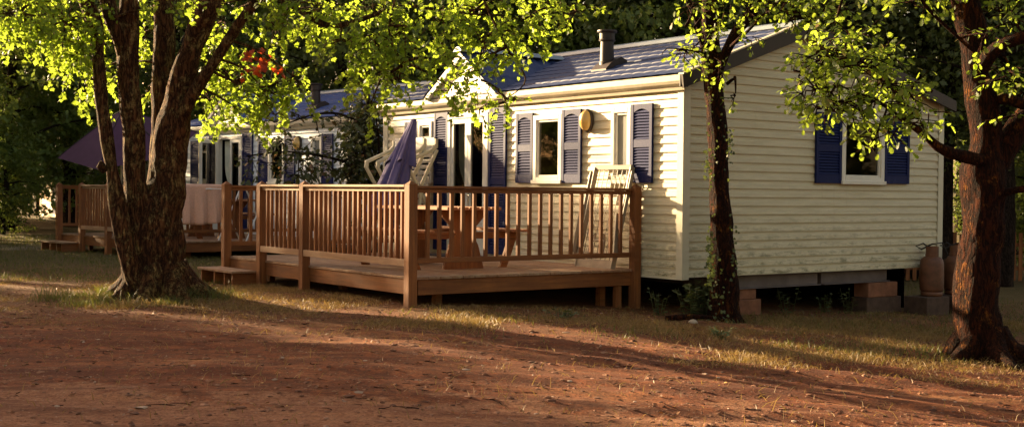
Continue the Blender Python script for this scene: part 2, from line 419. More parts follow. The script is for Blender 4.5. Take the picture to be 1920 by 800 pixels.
def window(x0, x1, z0, z1, fw, place_m, home, blind=None, sash=None, mid=None):
    mb = MB(); d0, d1 = -.052, .03
    mb.box(x0, x0+fw, d0, d1, z0, z1); mb.box(x1-fw, x1, d0, d1, z0, z1)
    mb.box(x0+fw, x1-fw, d0, d1, z1-fw, z1); mb.box(x0+fw, x1-fw, d0, d1, z0, z0+fw*1.15)
    s_ = .028; a0, a1, b0, b1 = x0+fw, x1-fw, z0+fw*1.15, z1-fw
    mb.box(a0, a0+s_, -.035, .02, b0, b1); mb.box(a1-s_, a1, -.035, .02, b0, b1)
    mb.box(a0+s_, a1-s_, -.035, .02, b1-s_, b1); mb.box(a0+s_, a1-s_, -.035, .02, b0, b0+s_)
    mb.box(x0-.015, x1+.015, -.075, d0+.001, z0-.012, z0+.035)
    if mid: mb.box(a0+s_, a1-s_, -.035, .02, mid-.02, mid+.02)
    o = mb.build('window', M['white_frame'], home, bevel=.004); o.matrix_local = place_m
    p = MB().box(a0+s_, a1-s_, -.012, -.006, b0+s_, b1-s_).build('pane', M['frosted'] if blind else M['glass'], o)
    return o
def tile_roof(u0, u1, p0, p1, name, parent, pitch_u=.2, du=.05, row=.26, rm=None):
    # p0 eave point, p1 ridge point in (y,z); u along x
    L = math.hypot(p1[0]-p0[0], p1[1]-p0[1]); dy, dz = (p1[0]-p0[0])/L, (p1[1]-p0[1])/L; nyv, nzv = -dz, dy
    if nzv < 0: nyv, nzv = -nyv, -nzv
    nu = int((u1-u0)/.022); ts = []; t_ = 0.0; k = 0
    while t_ < L-.01:
        ts += [(t_, .011), (min(t_+.05, L), .010), (min(t_+row*.6, L), .003), (min(t_+row-.004, L), 0)]; t_ += row
    mb = MB()
    for t_, h in ts:
        for i in range(nu+1):
            u = u0+(u1-u0)*i/nu; ph = (u/.2) % 1
            wv = .009*max(0, math.sin(math.pi*ph))**.6
            q = h+wv+.012
            mb.v.append((u, p0[0]+dy*t_+nyv*q, p0[1]+dz*t_+nzv*q))
    m_ = nu+1
    for j in range(len(ts)-1):
        for i in range(nu): mb.f.append((j*m_+i, j*m_+i+1, (j+1)*m_+i+1, (j+1)*m_+i))
    # under sheet
    mb.box(0, 0, 0, 0, 0, 0)
    o = mb.build(name, rm or M['roof'], parent, smooth=False); return o
def make_home(loc, rz, label, door_open=False, sid=None, M=M):
    sid = sid or M['siding']
    H = empty('holiday_home', (*loc, 0), rz)
    tag(H, label, 'holiday home', 'cream holiday homes with blue shutters')
    I = Matrix.Identity(4)
    fr_holes = [(-5.60, -5.28, 1.39, 2.19), (-4.78, -3.83, .30, 2.28), (-2.73, -2.21, 1.39, 2.16), (-1.17, -.885, 1.39, 2.18)]
    en_holes = [(2.77, 3.50, 1.42, 2.17)]
    mb = MB()
    rows_rect(mb, HX0, HX1, ZB, ZE, fr_holes, lambda a, o, z: (a, -o, z))
    def lim_end(z):
        if z < ZE: return 0, HY1
        return (z-ZE)/(RZ-.03-ZE)*RY, HY1-(z-ZE)/(RZ-.03-ZE)*(HY1-RY)
    rows_rect(mb, 0, HY1, ZB, RZ-.05, en_holes, lambda a, o, z: (HX1+o, a, z), lim_end)
    rows_rect(mb, 0, HY1, ZB, RZ-.05, [], lambda a, o, z: (HX0-o, a, z), lim_end)
    rows_rect(mb, HX0, HX1, ZB, ZE, [], lambda a, o, z: (a, HY1+o, z))
    mb.build('wall', sid, H, fix=False)
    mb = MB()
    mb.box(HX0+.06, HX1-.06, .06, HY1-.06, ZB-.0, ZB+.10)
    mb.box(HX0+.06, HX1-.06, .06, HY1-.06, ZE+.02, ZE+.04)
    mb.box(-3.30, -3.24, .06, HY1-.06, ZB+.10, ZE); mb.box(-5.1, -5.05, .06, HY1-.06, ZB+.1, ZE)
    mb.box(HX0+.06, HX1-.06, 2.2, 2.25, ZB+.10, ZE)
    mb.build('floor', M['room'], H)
    # corner trims, eave trim
    near = MB().box(HX1-.075, HX1+.028, -.028, -.0205, ZB-.03, ZE-.02); near.box(HX1+.0205, HX1+.028, -.0206, .085, ZB-.03, ZE-.02)
    near.build('corner_trim', M['trim'], H, bevel=.003)
    MB().box(HX0-.028, HX0+.11, -.028, -.0205, ZB-.03, ZE-.02).build('corner_trim', M['trim'], H, bevel=.003)
    MB().box(HX1+.0205, HX1+.028, HY1-.085, HY1+.028, ZB-.03, ZE+.02).build('corner_trim', M['trim'], H, bevel=.003)
    MB().box(HX0+.11, HX1-.075, -.027, -.0205, ZB-.03, ZB-.005).build('starter_strip', M['trim'], H)
    mb = MB()
    prof = [(-.02, ZE-.075), (-.02, ZE+.02), (-.085, ZE+.035), (-.085, ZE+.10), (-.10, ZE+.105), (-.12, ZE+.085), (-.118, ZE+.03), (-.10, ZE-.005), (-.06, ZE-.03), (-.045, ZE-.075)]
    prof = [(y-.012, z-.02) for y, z in prof]
    mb.prism([(y, z) for y, z in prof], HX0-.08, HX1+.07, 'x')
    gt = mb.build('gutter', M['gutter'], H, bevel=.004)
    MB().box(HX1+.071, HX1+.085, -.142, -.02, ZE-.06, ZE+.09).build('end_cap', M['brown_metal'], gt)
    # roofs
    e0 = (-.13, ZE+.07)
    tile_roof(HX0-.12, HX1+.10, e0, (RY, RZ), 'roof', H, rm=M['roof'])
    tile_roof(HX0-.12, HX1+.10, (HY1+.12, ZE+.02), (RY, RZ), 'back_roof', H, rm=M['roof'])
    MB().prism([(-.10, ZE+.04), (RY, RZ-.03), (HY1+.10, ZE-.01), (HY1+.10, ZE-.03), (RY, RZ-.06), (-.06, ZE+.02)], HX0-.1, HX1+.08, 'x').build('roof_deck', M['brown_metal'], H)
    MB().prism([(RY-.13, RZ-.01), (RY-.10, RZ+.045), (RY, RZ+.075), (RY+.10, RZ+.045), (RY+.13, RZ-.03)], HX0-.12, HX1+.13, 'x').build('ridge_cap', M['ridge'], H, bevel=.006)
    for xx in (HX0-.14, HX1+.10):
        a = (-.15, ZE+.07); b_ = (RY, RZ+.045); c_ = (HY1+.15, ZE+.03)
        bb = MB().prism([a, b_, c_, (c_[0], c_[1]-.15), (b_[0], b_[1]-.19), (a[0]+.02, a[1]-.15)], xx, xx+.035, 'x').build('bargeboard', M['brown_metal'], H, bevel=.004)
    mb = MB()
    mb.prism([(-.15, ZE+.072), (RY, RZ+.047), (RY, RZ+.065), (-.15, ZE+.090)], HX1+.06, HX1+.145, 'x')
    mb.build('verge_trim', M['gutter'], bb)
    # gable over the door
    D = bpy.data.objects.new('gable', None); link(D, H)
    gx0, gx1, gxm, gz0, gz1 = -5.17, -3.53, -4.32, ZE+.09, 3.11
    mb = MB()
    n = 5
    for i in range(n):
        za = gz0+(gz1-.07-gz0)*i/n; zb = gz0+(gz1-.07-gz0)*(i+1)/n; zm = (za+zb)/2
        k = (zb-gz0)/(gz1-gz0)
        xa = gx0+(gxm-gx0)*k; xb = gx1+(gxm-gx1)*k; k0 = (za-gz0)/(gz1-gz0); xa0 = gx0+(gxm-gx0)*k0; xb0 = gx1+(gxm-gx1)*k0
        mb.add([(xa0, -.135, za), (xb0, -.135, za), (xb, -.12, zb), (xa, -.12, zb), (xa0, -.09, za), (xb0, -.09, za), (xb, -.09, zb), (xa, -.09, zb)],
               [(0, 1, 2, 3), (7, 6, 5, 4), (0, 4, 5, 1), (1, 5, 6, 2), (2, 6, 7, 3), (3, 7, 4, 0)])
    mb.build('gable_wall', M['trim'], D)
    mb = MB()
    for xa in (gx0, gx1):
        s_ = 1 if xa == gx1 else -1
        mb.prism([(xa+s_*.10, gz0-.02), (gxm, gz1+.06), (gxm, gz1-.06), (xa-s_*.02, gz0-.02)], -.19, -.136)
    mb.build('gable_fascia', M['white_frame'], D, bevel=.003)
    mb = MB(); yb = 1.45
    # corrugated tiles running down both slopes of the little roof
    for s_, xa in ((-1, gx0-.12), (1, gx1+.12)):
        nY = 60; nT = 22; b = len(mb.v)
        for j in range(nT+1):
            tt = j/nT; x = gxm+(xa-gxm)*tt; z = gz1+.075-(gz1+.09-gz0)*tt
            for i in range(nY+1):
                y = -.2+(yb+.2)*i/nY
                hh = .022*(.5+.5*math.sin(y/.2*2*math.pi)) + .018*((1-(tt*3.2) % 1))*-1
                mb.v.append((x, y, z+hh))
        for j in range(nT):
            for i in range(nY): mb.f.append((b+j*(nY+1)+i, b+j*(nY+1)+i+1, b+(j+1)*(nY+1)+i+1, b+(j+1)*(nY+1)+i))
    mb.build('gable_roof', M['roof'], D)
    MB().prism([(gxm-.12, gz1+.055), (gxm-.06, gz1+.115), (gxm, gz1+.13), (gxm+.06, gz1+.115), (gxm+.12, gz1+.055)], -.22, 1.62).build('gable_ridge', M['ridge'], D, bevel=.005)
    # flue
    F = MB()
    slope = (RZ-(ZE+.07))/(RY+.13); fy = .62; fz = ZE+.07+slope*(fy+.13); fx = -2.08
    F.lathe([(.0, 0), (.10, -.03), (.10, .09), (.092, .10), (.085, .36), (.105, .365), (.108, .38), (.10, .39), (.10, .47), (.125, .475), (.13, .49), (.128, .505), (0, .51)], 28, (fx, fy, fz))
    F.lathe([(.087, .19), (.09, .195), (.087, .2)], 28, (fx, fy, fz))
    fl = F.build('flue_pipe', M['brown_metal'], H, smooth=False)
    MB().prism([(fy-.16, fz-.16*slope+.02), (fy+.2, fz+.2*slope+.02), (fy+.2, fz+.2*slope+.05), (fy+.10, fz+.16), (fy-.08, fz+.07), (fy-.16, fz-.16*slope+.05)], fx-.13, fx+.17, 'x').build('flashing', M['brown_metal'], fl)
    # windows and shutters, front
    window(-5.635, -5.25, 1.335, 2.24, .06, I, H, mid=2.0)
    shutter(-6.005, -5.64, 1.33, 2.25, I, H)
    window(-2.77, -2.17, 1.33, 2.21, .065, I, H)
    window(-1.21, -.85, 1.33, 2.23, .06, I, H, blind=True)
    shutter(-5.18, -4.815, .36, 2.35, I, H); shutter(-3.78, -3.385, .355, 2.355, I, H)
    shutter(-3.15, -2.78, 1.33, 2.25, I, H); shutter(-2.163, -1.785, 1.33, 2.255, I, H); shutter(-.845, -.475, 1.33, 2.256, I, H)
    # end wall
    EM = Matrix(((0, -1, 0, 0), (1, 0, 0, 0), (0, 0, 1, 0), (0, 0, 0, 1)))
    window(2.706, 3.556, 1.357, 2.23, .07, EM, H); shutter(2.22, 2.70, 1.355, 2.236, EM, H); shutter(3.562, 4.075, 1.363, 2.26, EM, H)
    # french doors
    dx0, dx1, dz0, dz1 = -4.81, -3.80, .32, 2.31; fw = .065
    mb = MB(); mb.box(dx0, dx0+fw, -.055, .03, dz0, dz1); mb.box(dx1-fw, dx1, -.055, .03, dz0, dz1); mb.box(dx0+fw, dx1-fw, -.055, .03, dz1-fw, dz1); mb.box(dx0+fw, dx1-fw, -.055, .03, dz0, dz0+.05)
    mb.box(-4.64, -4.44, -.075, -.055, dz1+.015-.05, dz1-.01)
    fr = mb.build('door_frame', M['white_frame'], H, bevel=.004)
    mid = (dx0+dx1)/2
    for a, b_, hside in ((dx0+fw+.003, mid-.003, 1), (mid+.003, dx1-fw-.003, -1)):
        s_ = .07; z0, z1 = dz0+.052, dz1-fw-.003; zk = .86; wd = b_-a
        mb = MB(); mb.box(0, s_, -.02, .02, z0, z1); mb.box(wd-s_, wd, -.02, .02, z0, z1); mb.box(s_, wd-s_, -.02, .02, z1-s_, z1); mb.box(s_, wd-s_, -.02, .02, z0, z0+.08)
        mb.box(s_, wd-s_, -.02, .02, zk-.09, zk)
        mb.box(s_, wd-s_, -.008, .012, z0+.08, zk-.09)
        mb.box(s_, wd-s_, -.013, -.008, .58, .60)
        d = mb.build('door', M['white_frame'], H, bevel=.004); d.location = (a, -.022, 0)
        MB().box(s_, wd-s_, -.004, .004, zk, z1-s_).build('pane', M['glass'], d)
        if hside == -1:
            hb = MB(); hb.box(.02, .05, -.032, -.02, 1.02, 1.22); hb.tube([(.035, -.03, 1.16), (.035, -.07, 1.16), (.15, -.075, 1.15)], .009, 8)
            hb.build('handle', M['handle'], d)
        if door_open and hside == 1:
            d.location = (a, -.06, 0); d.rotation_euler = (0, 0, R(-95))
    # curtain behind the left door leaf: swept to the right and tied
    mb = MB(); nu, nv = 40, 30; b = len(mb.v)
    for j in range(nv+1):
        tv = j/nv; z = .62+1.6*tv
        pinch = math.exp(-((z-1.25)/.22)**2)
        for i in range(nu+1):
            ti = i/nu; x = -4.72+.36*ti
            x = x*(1-.75*pinch) + (-4.50)*.75*pinch
            mb.v.append((x, .085+.022*math.sin(ti*34+tv*2)*(1-.4*pinch), z))
    for j in range(nv):
        for i in range(nu): mb.f.append((b+j*(nu+1)+i, b+j*(nu+1)+i+1, b+(j+1)*(nu+1)+i+1, b+(j+1)*(nu+1)+i))
    mb.build('curtain', M['curtain'], H, smooth=True, fix=False)
    # bulkhead lamp
    mb = MB(); prof = [(0, .0), (.105, .0), (.108, .03), (.095, .045)]
    mb.lathe(prof, 28); lb = mb.build('wall_lamp', M['brown_metal'], H, smooth=True)
    lb.matrix_local = Matrix.Translation((-1.66, -.022, 2.10)) @ Matrix.Rotation(R(90), 4, 'X') @ Matrix.Diagonal((.95, 1.35, 1, 1))
    mb = MB(); mb.lathe([(.093, .035)] + [(.093*math.cos(a), .045+.085*math.sin(a)) for a in [i*math.pi/2/8 for i in range(9)]], 28)
    mb.build('lens', M['lens'], lb, smooth=True)
    # chassis
    mb = MB()
    for y0, y1 in ((.88, 2.45), (2.52, 3.83)):
        mb.box(-.16, -.10, y0, y1, .09, .235); mb.box(-.16, -.02, y0, y1, .235, .243); mb.box(-.16, -.04, y0, y1, .078, .09)
    mb.box(HX0+.1, -.17, .9, 1.0, .09, .24); mb.box(HX0+.1, -.17, 3.7, 3.8, .09, .24)
    mb.build('chassis_beam', M['beam'], H, bevel=.003)
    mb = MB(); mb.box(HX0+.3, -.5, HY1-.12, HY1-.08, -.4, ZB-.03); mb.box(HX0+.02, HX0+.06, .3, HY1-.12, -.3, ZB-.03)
    mb.build('underfloor_shade_panel', M['room'], H)  # added near-black panels that keep light from beyond out under the home
    return H
HA = (1.94, 14.25); HR = math.atan2(-.807, .59)
home1 = make_home(HA, HR, 'large cream holiday home with brown flue in the foreground, its wooden deck in front')
home2 = make_home((-2.97, 22.8), math.atan2(-.747, .665), 'pale holiday home half hidden behind leaves with its glass door standing open', True, plain('vinyl siding with painted skylight', (.74, .80, .84), .45, .06, 3), dict(M, roof=plain('blue metal roof with painted skylight', (.05, .09, .26), .5, .15, 3), blue=plain('clean blue shutter paint', (.006, .022, .16), .6, .15, 5)))  # skylight put into the colours: siding whiter, blue roof brighter than on home1
home3 = copy_tree(home1); home3.location = (-12.3, 38, 0); home3.rotation_euler.z = math.atan2(-.8, .6)
tag(home3, 'farthest grey looking holiday home in the dark under the trees at the left edge')
def H2W(p, A=HA, ang=HR):
    c, s_ = math.cos(ang), math.sin(ang)
    return Vector((A[0]+p[0]*c-p[1]*s_, A[1]+p[0]*s_+p[1]*c, p[2]))

# ------------------------------------------------------------------ deck
DZ = .314
def make_deck(label):
    T = empty('wooden_deck'); tag(T, label, 'deck', 'wooden decks with railings in front of the homes')
    L, W_ = 4.70, 3.08         # x: 0 .. -L (leftwards), y: 0 .. W (to the wall)
    mb = MB(); nb = 21; bw = W_/nb
    for i in range(nb):
        y0 = i*bw; j = random.uniform(-.008, .008)
        mb.box(-L-.03+j, .035+j, y0+.004-(.03 if i == 0 else 0), y0+bw-.003, DZ-.028, DZ)
    mb.build('floorboards', M['deck'], T, bevel=.003)
    mb = MB(); mb.box(-L+.02, -.02, -.012, .026, DZ-.19, DZ-.03); o = mb.build('skirt_board', M['wood_x'], T, bevel=.003)
    mb = MB(); mb.box(-.028, .012, .03, W_-.02, DZ-.19, DZ-.03); mb.build('skirt_board', M['wood_y'], T, bevel=.003)
    mb = MB(); mb.box(-L-.012, -L+.028, .03, W_-.02, DZ-.19, DZ-.03); mb.build('skirt_board', M['wood_y'], T, bevel=.003)
    mb = MB()
    for x in (-1.2, -2.4, -3.5): mb.box(x, x+.05, .03, W_-.05, DZ-.17, DZ-.03)
    for x in (-.3, -2.4, -4.4):
        for y in (.4, 2.7): mb.box(x, x+.08, y, y+.08, -.35, DZ-.03)
    mb.build('joists', M['wood_y'], T)
    def post(x, y, z1=1.32, z0=-.25, w_=.052):
        m_ = MB(); m_.box(x-w_, x+w_, y-w_, y+w_, z0, z1-.045)
        m_.add([(x-w_, y-w_, z1-.045), (x+w_, y-w_, z1-.045), (x+w_, y+w_, z1-.045), (x-w_, y+w_, z1-.045), (x, y, z1)], [(0, 1, 4), (1, 2, 4), (2, 3, 4), (3, 0, 4)])
        return m_.build('post', M['wood_z'], T, bevel=.004)
    post(0, -.055); post(-2.41, -.055); post(-3.6, -.055); post(-L-.0, -.055); post(.03, W_-.06, z1=1.32)
    MB().box(-.06, -.0, W_-.32, W_-.24, -.3, DZ-.03).build('post', M['wood_z'], T)
    post(-L, W_-.08)
    # rails
    def rail_x(x0, x1, y):
        m_ = MB(); m_.box(x0, x1, y-.055, y+.045, 1.245, 1.272); m_.box(x0, x1, y-.022, y+.022, 1.198, 1.244); m_.build('handrail', M['wood_pale'], T, bevel=.004)
        m_ = MB(); m_.box(x0, x1, y-.045, y-.018, .425, .50); m_.build('bottom_rail', M['wood_pale'], T, bevel=.003)
        n = max(1, int(round((x1-x0)/.118)))
        for i in range(1, n):
            x = x0+(x1-x0)*i/n+random.uniform(-.004, .004)
            MB().box(x-.018, x+.018, y-.0175, y+.0175, .44, 1.199).build('baluster', M['wood_z'], T, bevel=.003)
    def rail_y(y0, y1, x, zt=0):
        m_ = MB(); m_.box(x-.045, x+.045, y0, y1, 1.235, 1.262); m_.box(x-.02, x+.02, y0, y1, 1.19, 1.234); m_.build('handrail', M['wood_y'], T, bevel=.004)
        m_ = MB(); m_.box(x-.02, x+.02, y0, y1, .455, .51); m_.build('bottom_rail', M['wood_y'], T, bevel=.003)
        n = int(round((y1-y0)/.145))
        for i in range(1, n):
            y = y0+(y1-y0)*i/n+random.uniform(-.004, .004)
            MB().box(x-.0175, x+.0175, y-.02, y+.02, .5, 1.191).build('baluster', M['wood_z'], T, bevel=.003)
    rail_x(-2.358, -.053, -.055); rail_x(-3.547, -2.463, -.055)
    rail_y(0, W_-.12, 0.0); rail_y(0, W_-.13, -L)
    # steps in the gap
    mb = MB(); mb.box(-L-.08, -3.66, -.43, -.10, .15, .178)
    st = mb.build('step', M['deck'], T, bevel=.003)
    mb = MB()
    for x in (-L-.02, -4.3, -3.98, -3.74): mb.box(x, x+.035, -.40, -.08, -.1, .15)
    mb.build('step_support', M['wood_y'], st)
    return T
deck1 = make_deck('nearer wooden deck of brown boards with picnic table and leaning lounger on it')
p = H2W((-.73, -3.11, 0)); deck1.location = p; deck1.rotation_euler.z = HR
A2 = (-2.97, 22.8); R2 = math.atan2(-.747, .665)
deck2 = copy_tree(deck1); tag(deck2, 'farther wooden deck behind the thick trunk with a towel on its railing')
deck2.location = H2W((-.73, -3.11, 0), A2, R2); deck2.rotation_euler.z = R2

# ------------------------------------------------------------------ picnic tables
def make_table(label):
    T = empty('picnic_table'); tag(T, label, 'picnic table', 'picnic tables on the decks')
    L, H_ = 1.65, .715
    mb = MB()
    for i in range(5): mb.box(-L, 0, i*.152, i*.152+.138, H_-.035, H_)
    mb.build('tabletop', M['picnic'], T, bevel=.004)
    for y0 in (-.43, .93):
        m_ = MB()
        for i in range(2): m_.box(-L, 0, y0+i*.135, y0+i*.135+.125, .425, .455)
        m_.build('bench', M['picnic'], T, bevel=.004)
    for x in (-L+.22, -.27):
        m_ = MB()
        pts = [(.03, H_-.036), (.72, H_-.036), (.66, .60), (.53, .47), (.50, .40), (.58, .27), (.66, 0), (.10, 0), (.18, .27), (.26, .40), (.23, .47), (.09, .60)]
        m_.prism(pts, x, x+.045, 'x')
        m_.build('trestle', M['wood_z'], T, bevel=.003)
        m_ = MB(); m_.box(x-.05, x-.002, -.45, 1.21, .345, .424)
        for a, s_ in ((-.36, 1), (1.12, -1)):
            m_.prism([(a-.05, .344), (a+.05, .344), (a+s_*.14+.05, 0), (a+s_*.14-.05, 0)], x-.05, x-.005, 'x')
        m_.build('bench_support', M['wood_y'], T, bevel=.003)
    return T
tb = make_table('brown wooden picnic table with benches on the nearer deck')
tb.location = H2W((-1.45, -2.24, DZ)); tb.rotation_euler.z = HR
tb2 = copy_tree(tb); tag(tb2, 'picnic table on the farther deck, seen through the railing behind the towel')
tb2.location = H2W((-1.3, -1.9, DZ), A2, R2); tb2.rotation_euler.z = R2

# folded purple parasol leaning on the wall
T = empty('folded_parasol', H2W((-4.8, -1.35, DZ)), HR); tag(T, 'folded purple parasol leaning against the cream wall beside the white chairs', 'parasol')
top = Vector((-.60, .70, 1.97)); top = Vector((-.45, 1.0, 1.93))
mb = MB(); mb.tube([(0, 0, 0), top*.35, top*.99], .02, 10); mb.build('pole', M['handle'], T, smooth=True)
def fold_cloth(t0, t1, r0, r1, folds, seed, nt_=26, nk=64, flare=0):
    mb = MB(); ax = top.normalized(); sx = ax.cross(Vector((0, 1, 0))).normalized(); sy = ax.cross(sx)
    for j in range(nt_+1):
        t = t0+(t1-t0)*j/nt_; k_ = j/nt_; r = r0+(r1-r0)*k_
        for i in range(nk):
            a = 2*math.pi*i/nk
            f = 1+(.28*(1-k_)+.08)*math.sin(folds*a+seed+k_*.8)+.08*math.sin(2.3*folds*a+seed*2)
            q = top*t + sx*(math.cos(a)*r*f*1.15) + sy*(math.sin(a)*r*f*.8) + Vector((0, 0, -.10*(1-k_)*abs(math.sin(folds*a*.5+seed))))
            mb.v.append(tuple(q))
    for j in range(nt_):
        for i in range(nk):
            i2 = (i+1) % nk; mb.f.append((j*nk+i, j*nk+i2, (j+1)*nk+i2, (j+1)*nk+i))
    return mb
c_ = fold_cloth(.30, .78, .27, .13, 5, 1).build('canopy', M['purple'], T, smooth=True)
fold_cloth(.68, 1.0, .20, .045, 5, 2.2, 16).build('vent_flap', M['purple'], c_, smooth=True)

# two folded garden chairs leaning on the wall
def make_chair():
    T = empty('folding_chair')
    for x in (0, .86):
        m_ = MB(); W_ = .05
        m_.bar((x, -.02, 1.52), (x, -.02, 1.66), W_, .05, (0, 1, 0)); m_.bar((x, -.02, 1.56), (x, -.12, 1.46), W_, .06, (0, 1, 0)); m_.bar((x, -.1, 1.49), (x, -.50, 1.32), W_, .05)
        m_.bar((x, -.49, 1.34), (x, -.50, 1.23), W_, .055, (0, 1, 0)); m_.bar((x, -.50, 1.24), (x, -.18, .72), W_, .045)
        m_.build('arm_frame', M['chair'], T, bevel=.008)
        m_ = MB(); m_.bar((x+.045, -.03, 1.50), (x+.045, -.30, .98), .035, .05); m_.bar((x+.045, -.30, .98), (x+.045, -.38, 0), .035, .045); m_.bar((x-.03, -.18, .72), (x-.03, -.12, 0.0), .035, .045)
        m_.build('leg', M['chair'], T, bevel=.006)
    m_ = MB(); m_.box(.03, .83, -.035, -.005, 1.50, 1.68)
    for i in range(9): z = 1.42-i*.085; m_.bar((.03, -.035-(1.5-z)*.2, z), (.83, -.035-(1.5-z)*.2, z), .02, .055, (0, -.2, 1))
    m_.build('backrest', M['chair_w'], T, bevel=.005)
    m_ = MB()
    for i in range(6): m_.bar((.06, -.30, .62-i*.075), (.80, -.30, .62-i*.075), .02, .05)
    m_.build('seat', M['chair_w'], T, bevel=.004)
    return T
ch = make_chair(); tag(ch, 'white folded plastic chair nearest the wall, leaning behind the purple folded parasol', 'chair', 'folded white plastic chairs')
ch.location = H2W((-5.93, -.06, DZ)); ch.rotation_euler.z = HR
c2 = copy_tree(ch); tag(c2, 'outer white folded plastic chair, leaning over the other one beside the door shutter')
c2.location = H2W((-5.99, -.22, DZ)); c2.rotation_euler.z = HR

# lounger leaning on the wall
T = empty('sun_lounger', H2W((-1.5, -.32, DZ)), HR); tag(T, 'grey plastic sun lounger with lattice bed stood on end against the front wall', 'sun lounger')
Wd = .66; Lh = 1.2; lean = .19
def LP(x, t, o=0): return Vector((x+(.05 if 0 else 0)+t*.07, t*lean*1.25-o, t*Lh))
m_ = MB()
for x in (0, Wd): m_.bar(LP(x, 0), LP(x, 1), .035, .06)
m_.bar(LP(0, 1), LP(Wd, 1), .04, .06); m_.bar(LP(0, .03), LP(Wd, .03), .04, .12, (0, .2, 1)); m_.bar(LP(0, .57), LP(Wd, .57), .03, .035)
m_.build('frame', M['lounger'], T, bevel=.006)
m_ = MB()
for i in range(1, 8): m_.bar(LP(Wd*i/8, .08), LP(Wd*i/8, .99), .006, .008)
for i in range(1, 14): m_.bar(LP(0.02, .08+.9*i/14), LP(Wd-.02, .08+.9*i/14), .006, .008)
m_.build('lattice', M['lounger'], T)
for x in (-.05, Wd+.045):
    m_ = MB(); m_.bar(LP(x, .12, .03), LP(x, .96, .02), .025, .04); m_.bar(LP(x, .14, .05), LP(x*.9+.03, .55, .10), .03, .045); m_.build('leg', M['lounger'], T, bevel=.005)
m_ = MB(); m_.tube([LP(.22, .10, .04), LP(.24, .27, .05), LP(.28, .33, .05), LP(.30, .27, .05), LP(.40, .27, .05), LP(.44, .33, .05), LP(.47, .27, .05), LP(.48, .10, .04)], .02, 8)
m_.build('back_support', M['lounger'], T)

tag(MB().box(-4.65, -3.9, -.62, -.12, DZ+.002, DZ+.018).build('door_mat', M['mat']), 'dark door mat on the deck below the glass doors', 'door mat')
dm = bpy.data.objects['door_mat']; dm.location = (HA[0], HA[1], 0); dm.rotation_euler.z = HR

# towel over the far railing
def towel():
    m_ = MB(); nu, nv = 40, 34; Wt = .88
    prof = []
    for j in range(nv+1):
        t = j/nv
        if t < .36: prof.append((.07+.0, .92+.355*(t/.36)))
        elif t < .44: a = (t-.36)/.08*math.pi; prof.append((.07*math.cos(a), 1.277+.012*math.sin(a)))
        else: prof.append((-.07-.02*math.sin((t-.44)*3), 1.275-.66*(t-.44)/.56))
    for j, (o, z) in enumerate(prof):
        for i in range(nu+1):
            y = .16+Wt*i/nu
            k = max(0, 1.25-z)
            wv = k*.07*math.sin(i/nu*21+.5*math.sin(z*5)) + k*.02*math.sin(i*1.7)
            m_.v.append((-(o*1.0) + (wv if o < 0 else 0), y+(.03*k*math.sin(i/nu*3)), z-(.02*math.sin(i/nu*5) if j in (0, nv) else 0)))
    for j in range(nv):
        for i in range(nu): m_.f.append((j*(nu+1)+i, j*(nu+1)+i+1, (j+1)*(nu+1)+i+1, (j+1)*(nu+1)+i))
    o = m_.build('towel', M['towel'], smooth=True, fix=False); md = o.modifiers.new('s', 'SOLIDIFY'); md.thickness = .008
    return o
tw = towel(); tag(tw, 'salmon pink towel hung over the railing of the farther deck', 'towel'); tw.location = H2W((-.73, -3.11, 0), A2, R2); tw.rotation_euler.z = R2

# open plum parasol on the far deck
pb = H2W((-4.95, -2.1, 0), A2, R2)
T = empty('open_parasol', (pb.x, pb.y, DZ), 0); tag(T, 'open plum coloured parasol above the farther deck, behind the forked trunk', 'parasol')
mb = MB(); mb.tube([(0, 0, 0), (0, 0, 1.5), (.0, 0, 2.2)], .022, 10); mb.build('pole', M['handle'], T, smooth=True)
MB().lathe([(0, 0), (.26, 0), (.26, .05), (.06, .09), (.04, .3), (0, .3)], 24).build('base', M['cblock'], T)
mb = MB(); n = 6; rr = 1.3; nr = 8; off = R(20)
for j in range(nr+1):
    t = j/nr
    for i in range(n*6):
        a = 2*math.pi*i/(n*6); seg = (i % 6)/6; sag = 1-.085*math.sin(math.pi*seg)*1.0
        rad = rr*t*(math.cos(math.pi/n)/math.cos(((a-off) % (2*math.pi/n))-math.pi/n))*1.06
        mb.v.append((rad*math.cos(a), rad*math.sin(a), -.72*t**1.15+.0))
for j in range(nr):
    for i in range(n*6):
        i2 = (i+1) % (n*6); mb.f.append((j*n*6+i, j*n*6+i2, (j+1)*n*6+i2, (j+1)*n*6+i))
cn = mb.build('canopy', M['plum'], T, fix=False); cn.location = (0, 0, 2.44); cn.rotation_euler = (R(22), R(-5), 0)
mb = MB()
for i in range(n):
    a = off+2*math.pi*i/n
    mb.tube([(rr*1.06*t*math.cos(a), rr*1.06*t*math.sin(a), -.72*t**1.15+.006) for t in (0, .25, .5, .75, 1)], .009, 6)
mb.build('rib', M['rubber'], cn)

# drying rack on the far deck
T = empty('drying_rack', H2W((-.95, -1.9, DZ), A2, R2), R2+R(-60)); tag(T, 'white folding drying rack with crossed legs on the farther deck', 'drying rack')
for y in (0, .55):
    m_ = MB(); m_.tube([(-.35, y, 0), (.35, y, .88)], .014, 8); m_.tube([(.35, y, 0), (-.35, y, .88)], .014, 8); m_.build('leg', M['chair_w'], T)
m_ = MB()
for i in range(9): m_.tube([(-.7+i*.175, 0, .9), (-.7+i*.175, .55, .9)], .006, 6)
for y in (0, .55): m_.tube([(-.75, y, .9), (.75, y, .9)], .013, 8)
m_.build('rack', M['chair_w'], T)
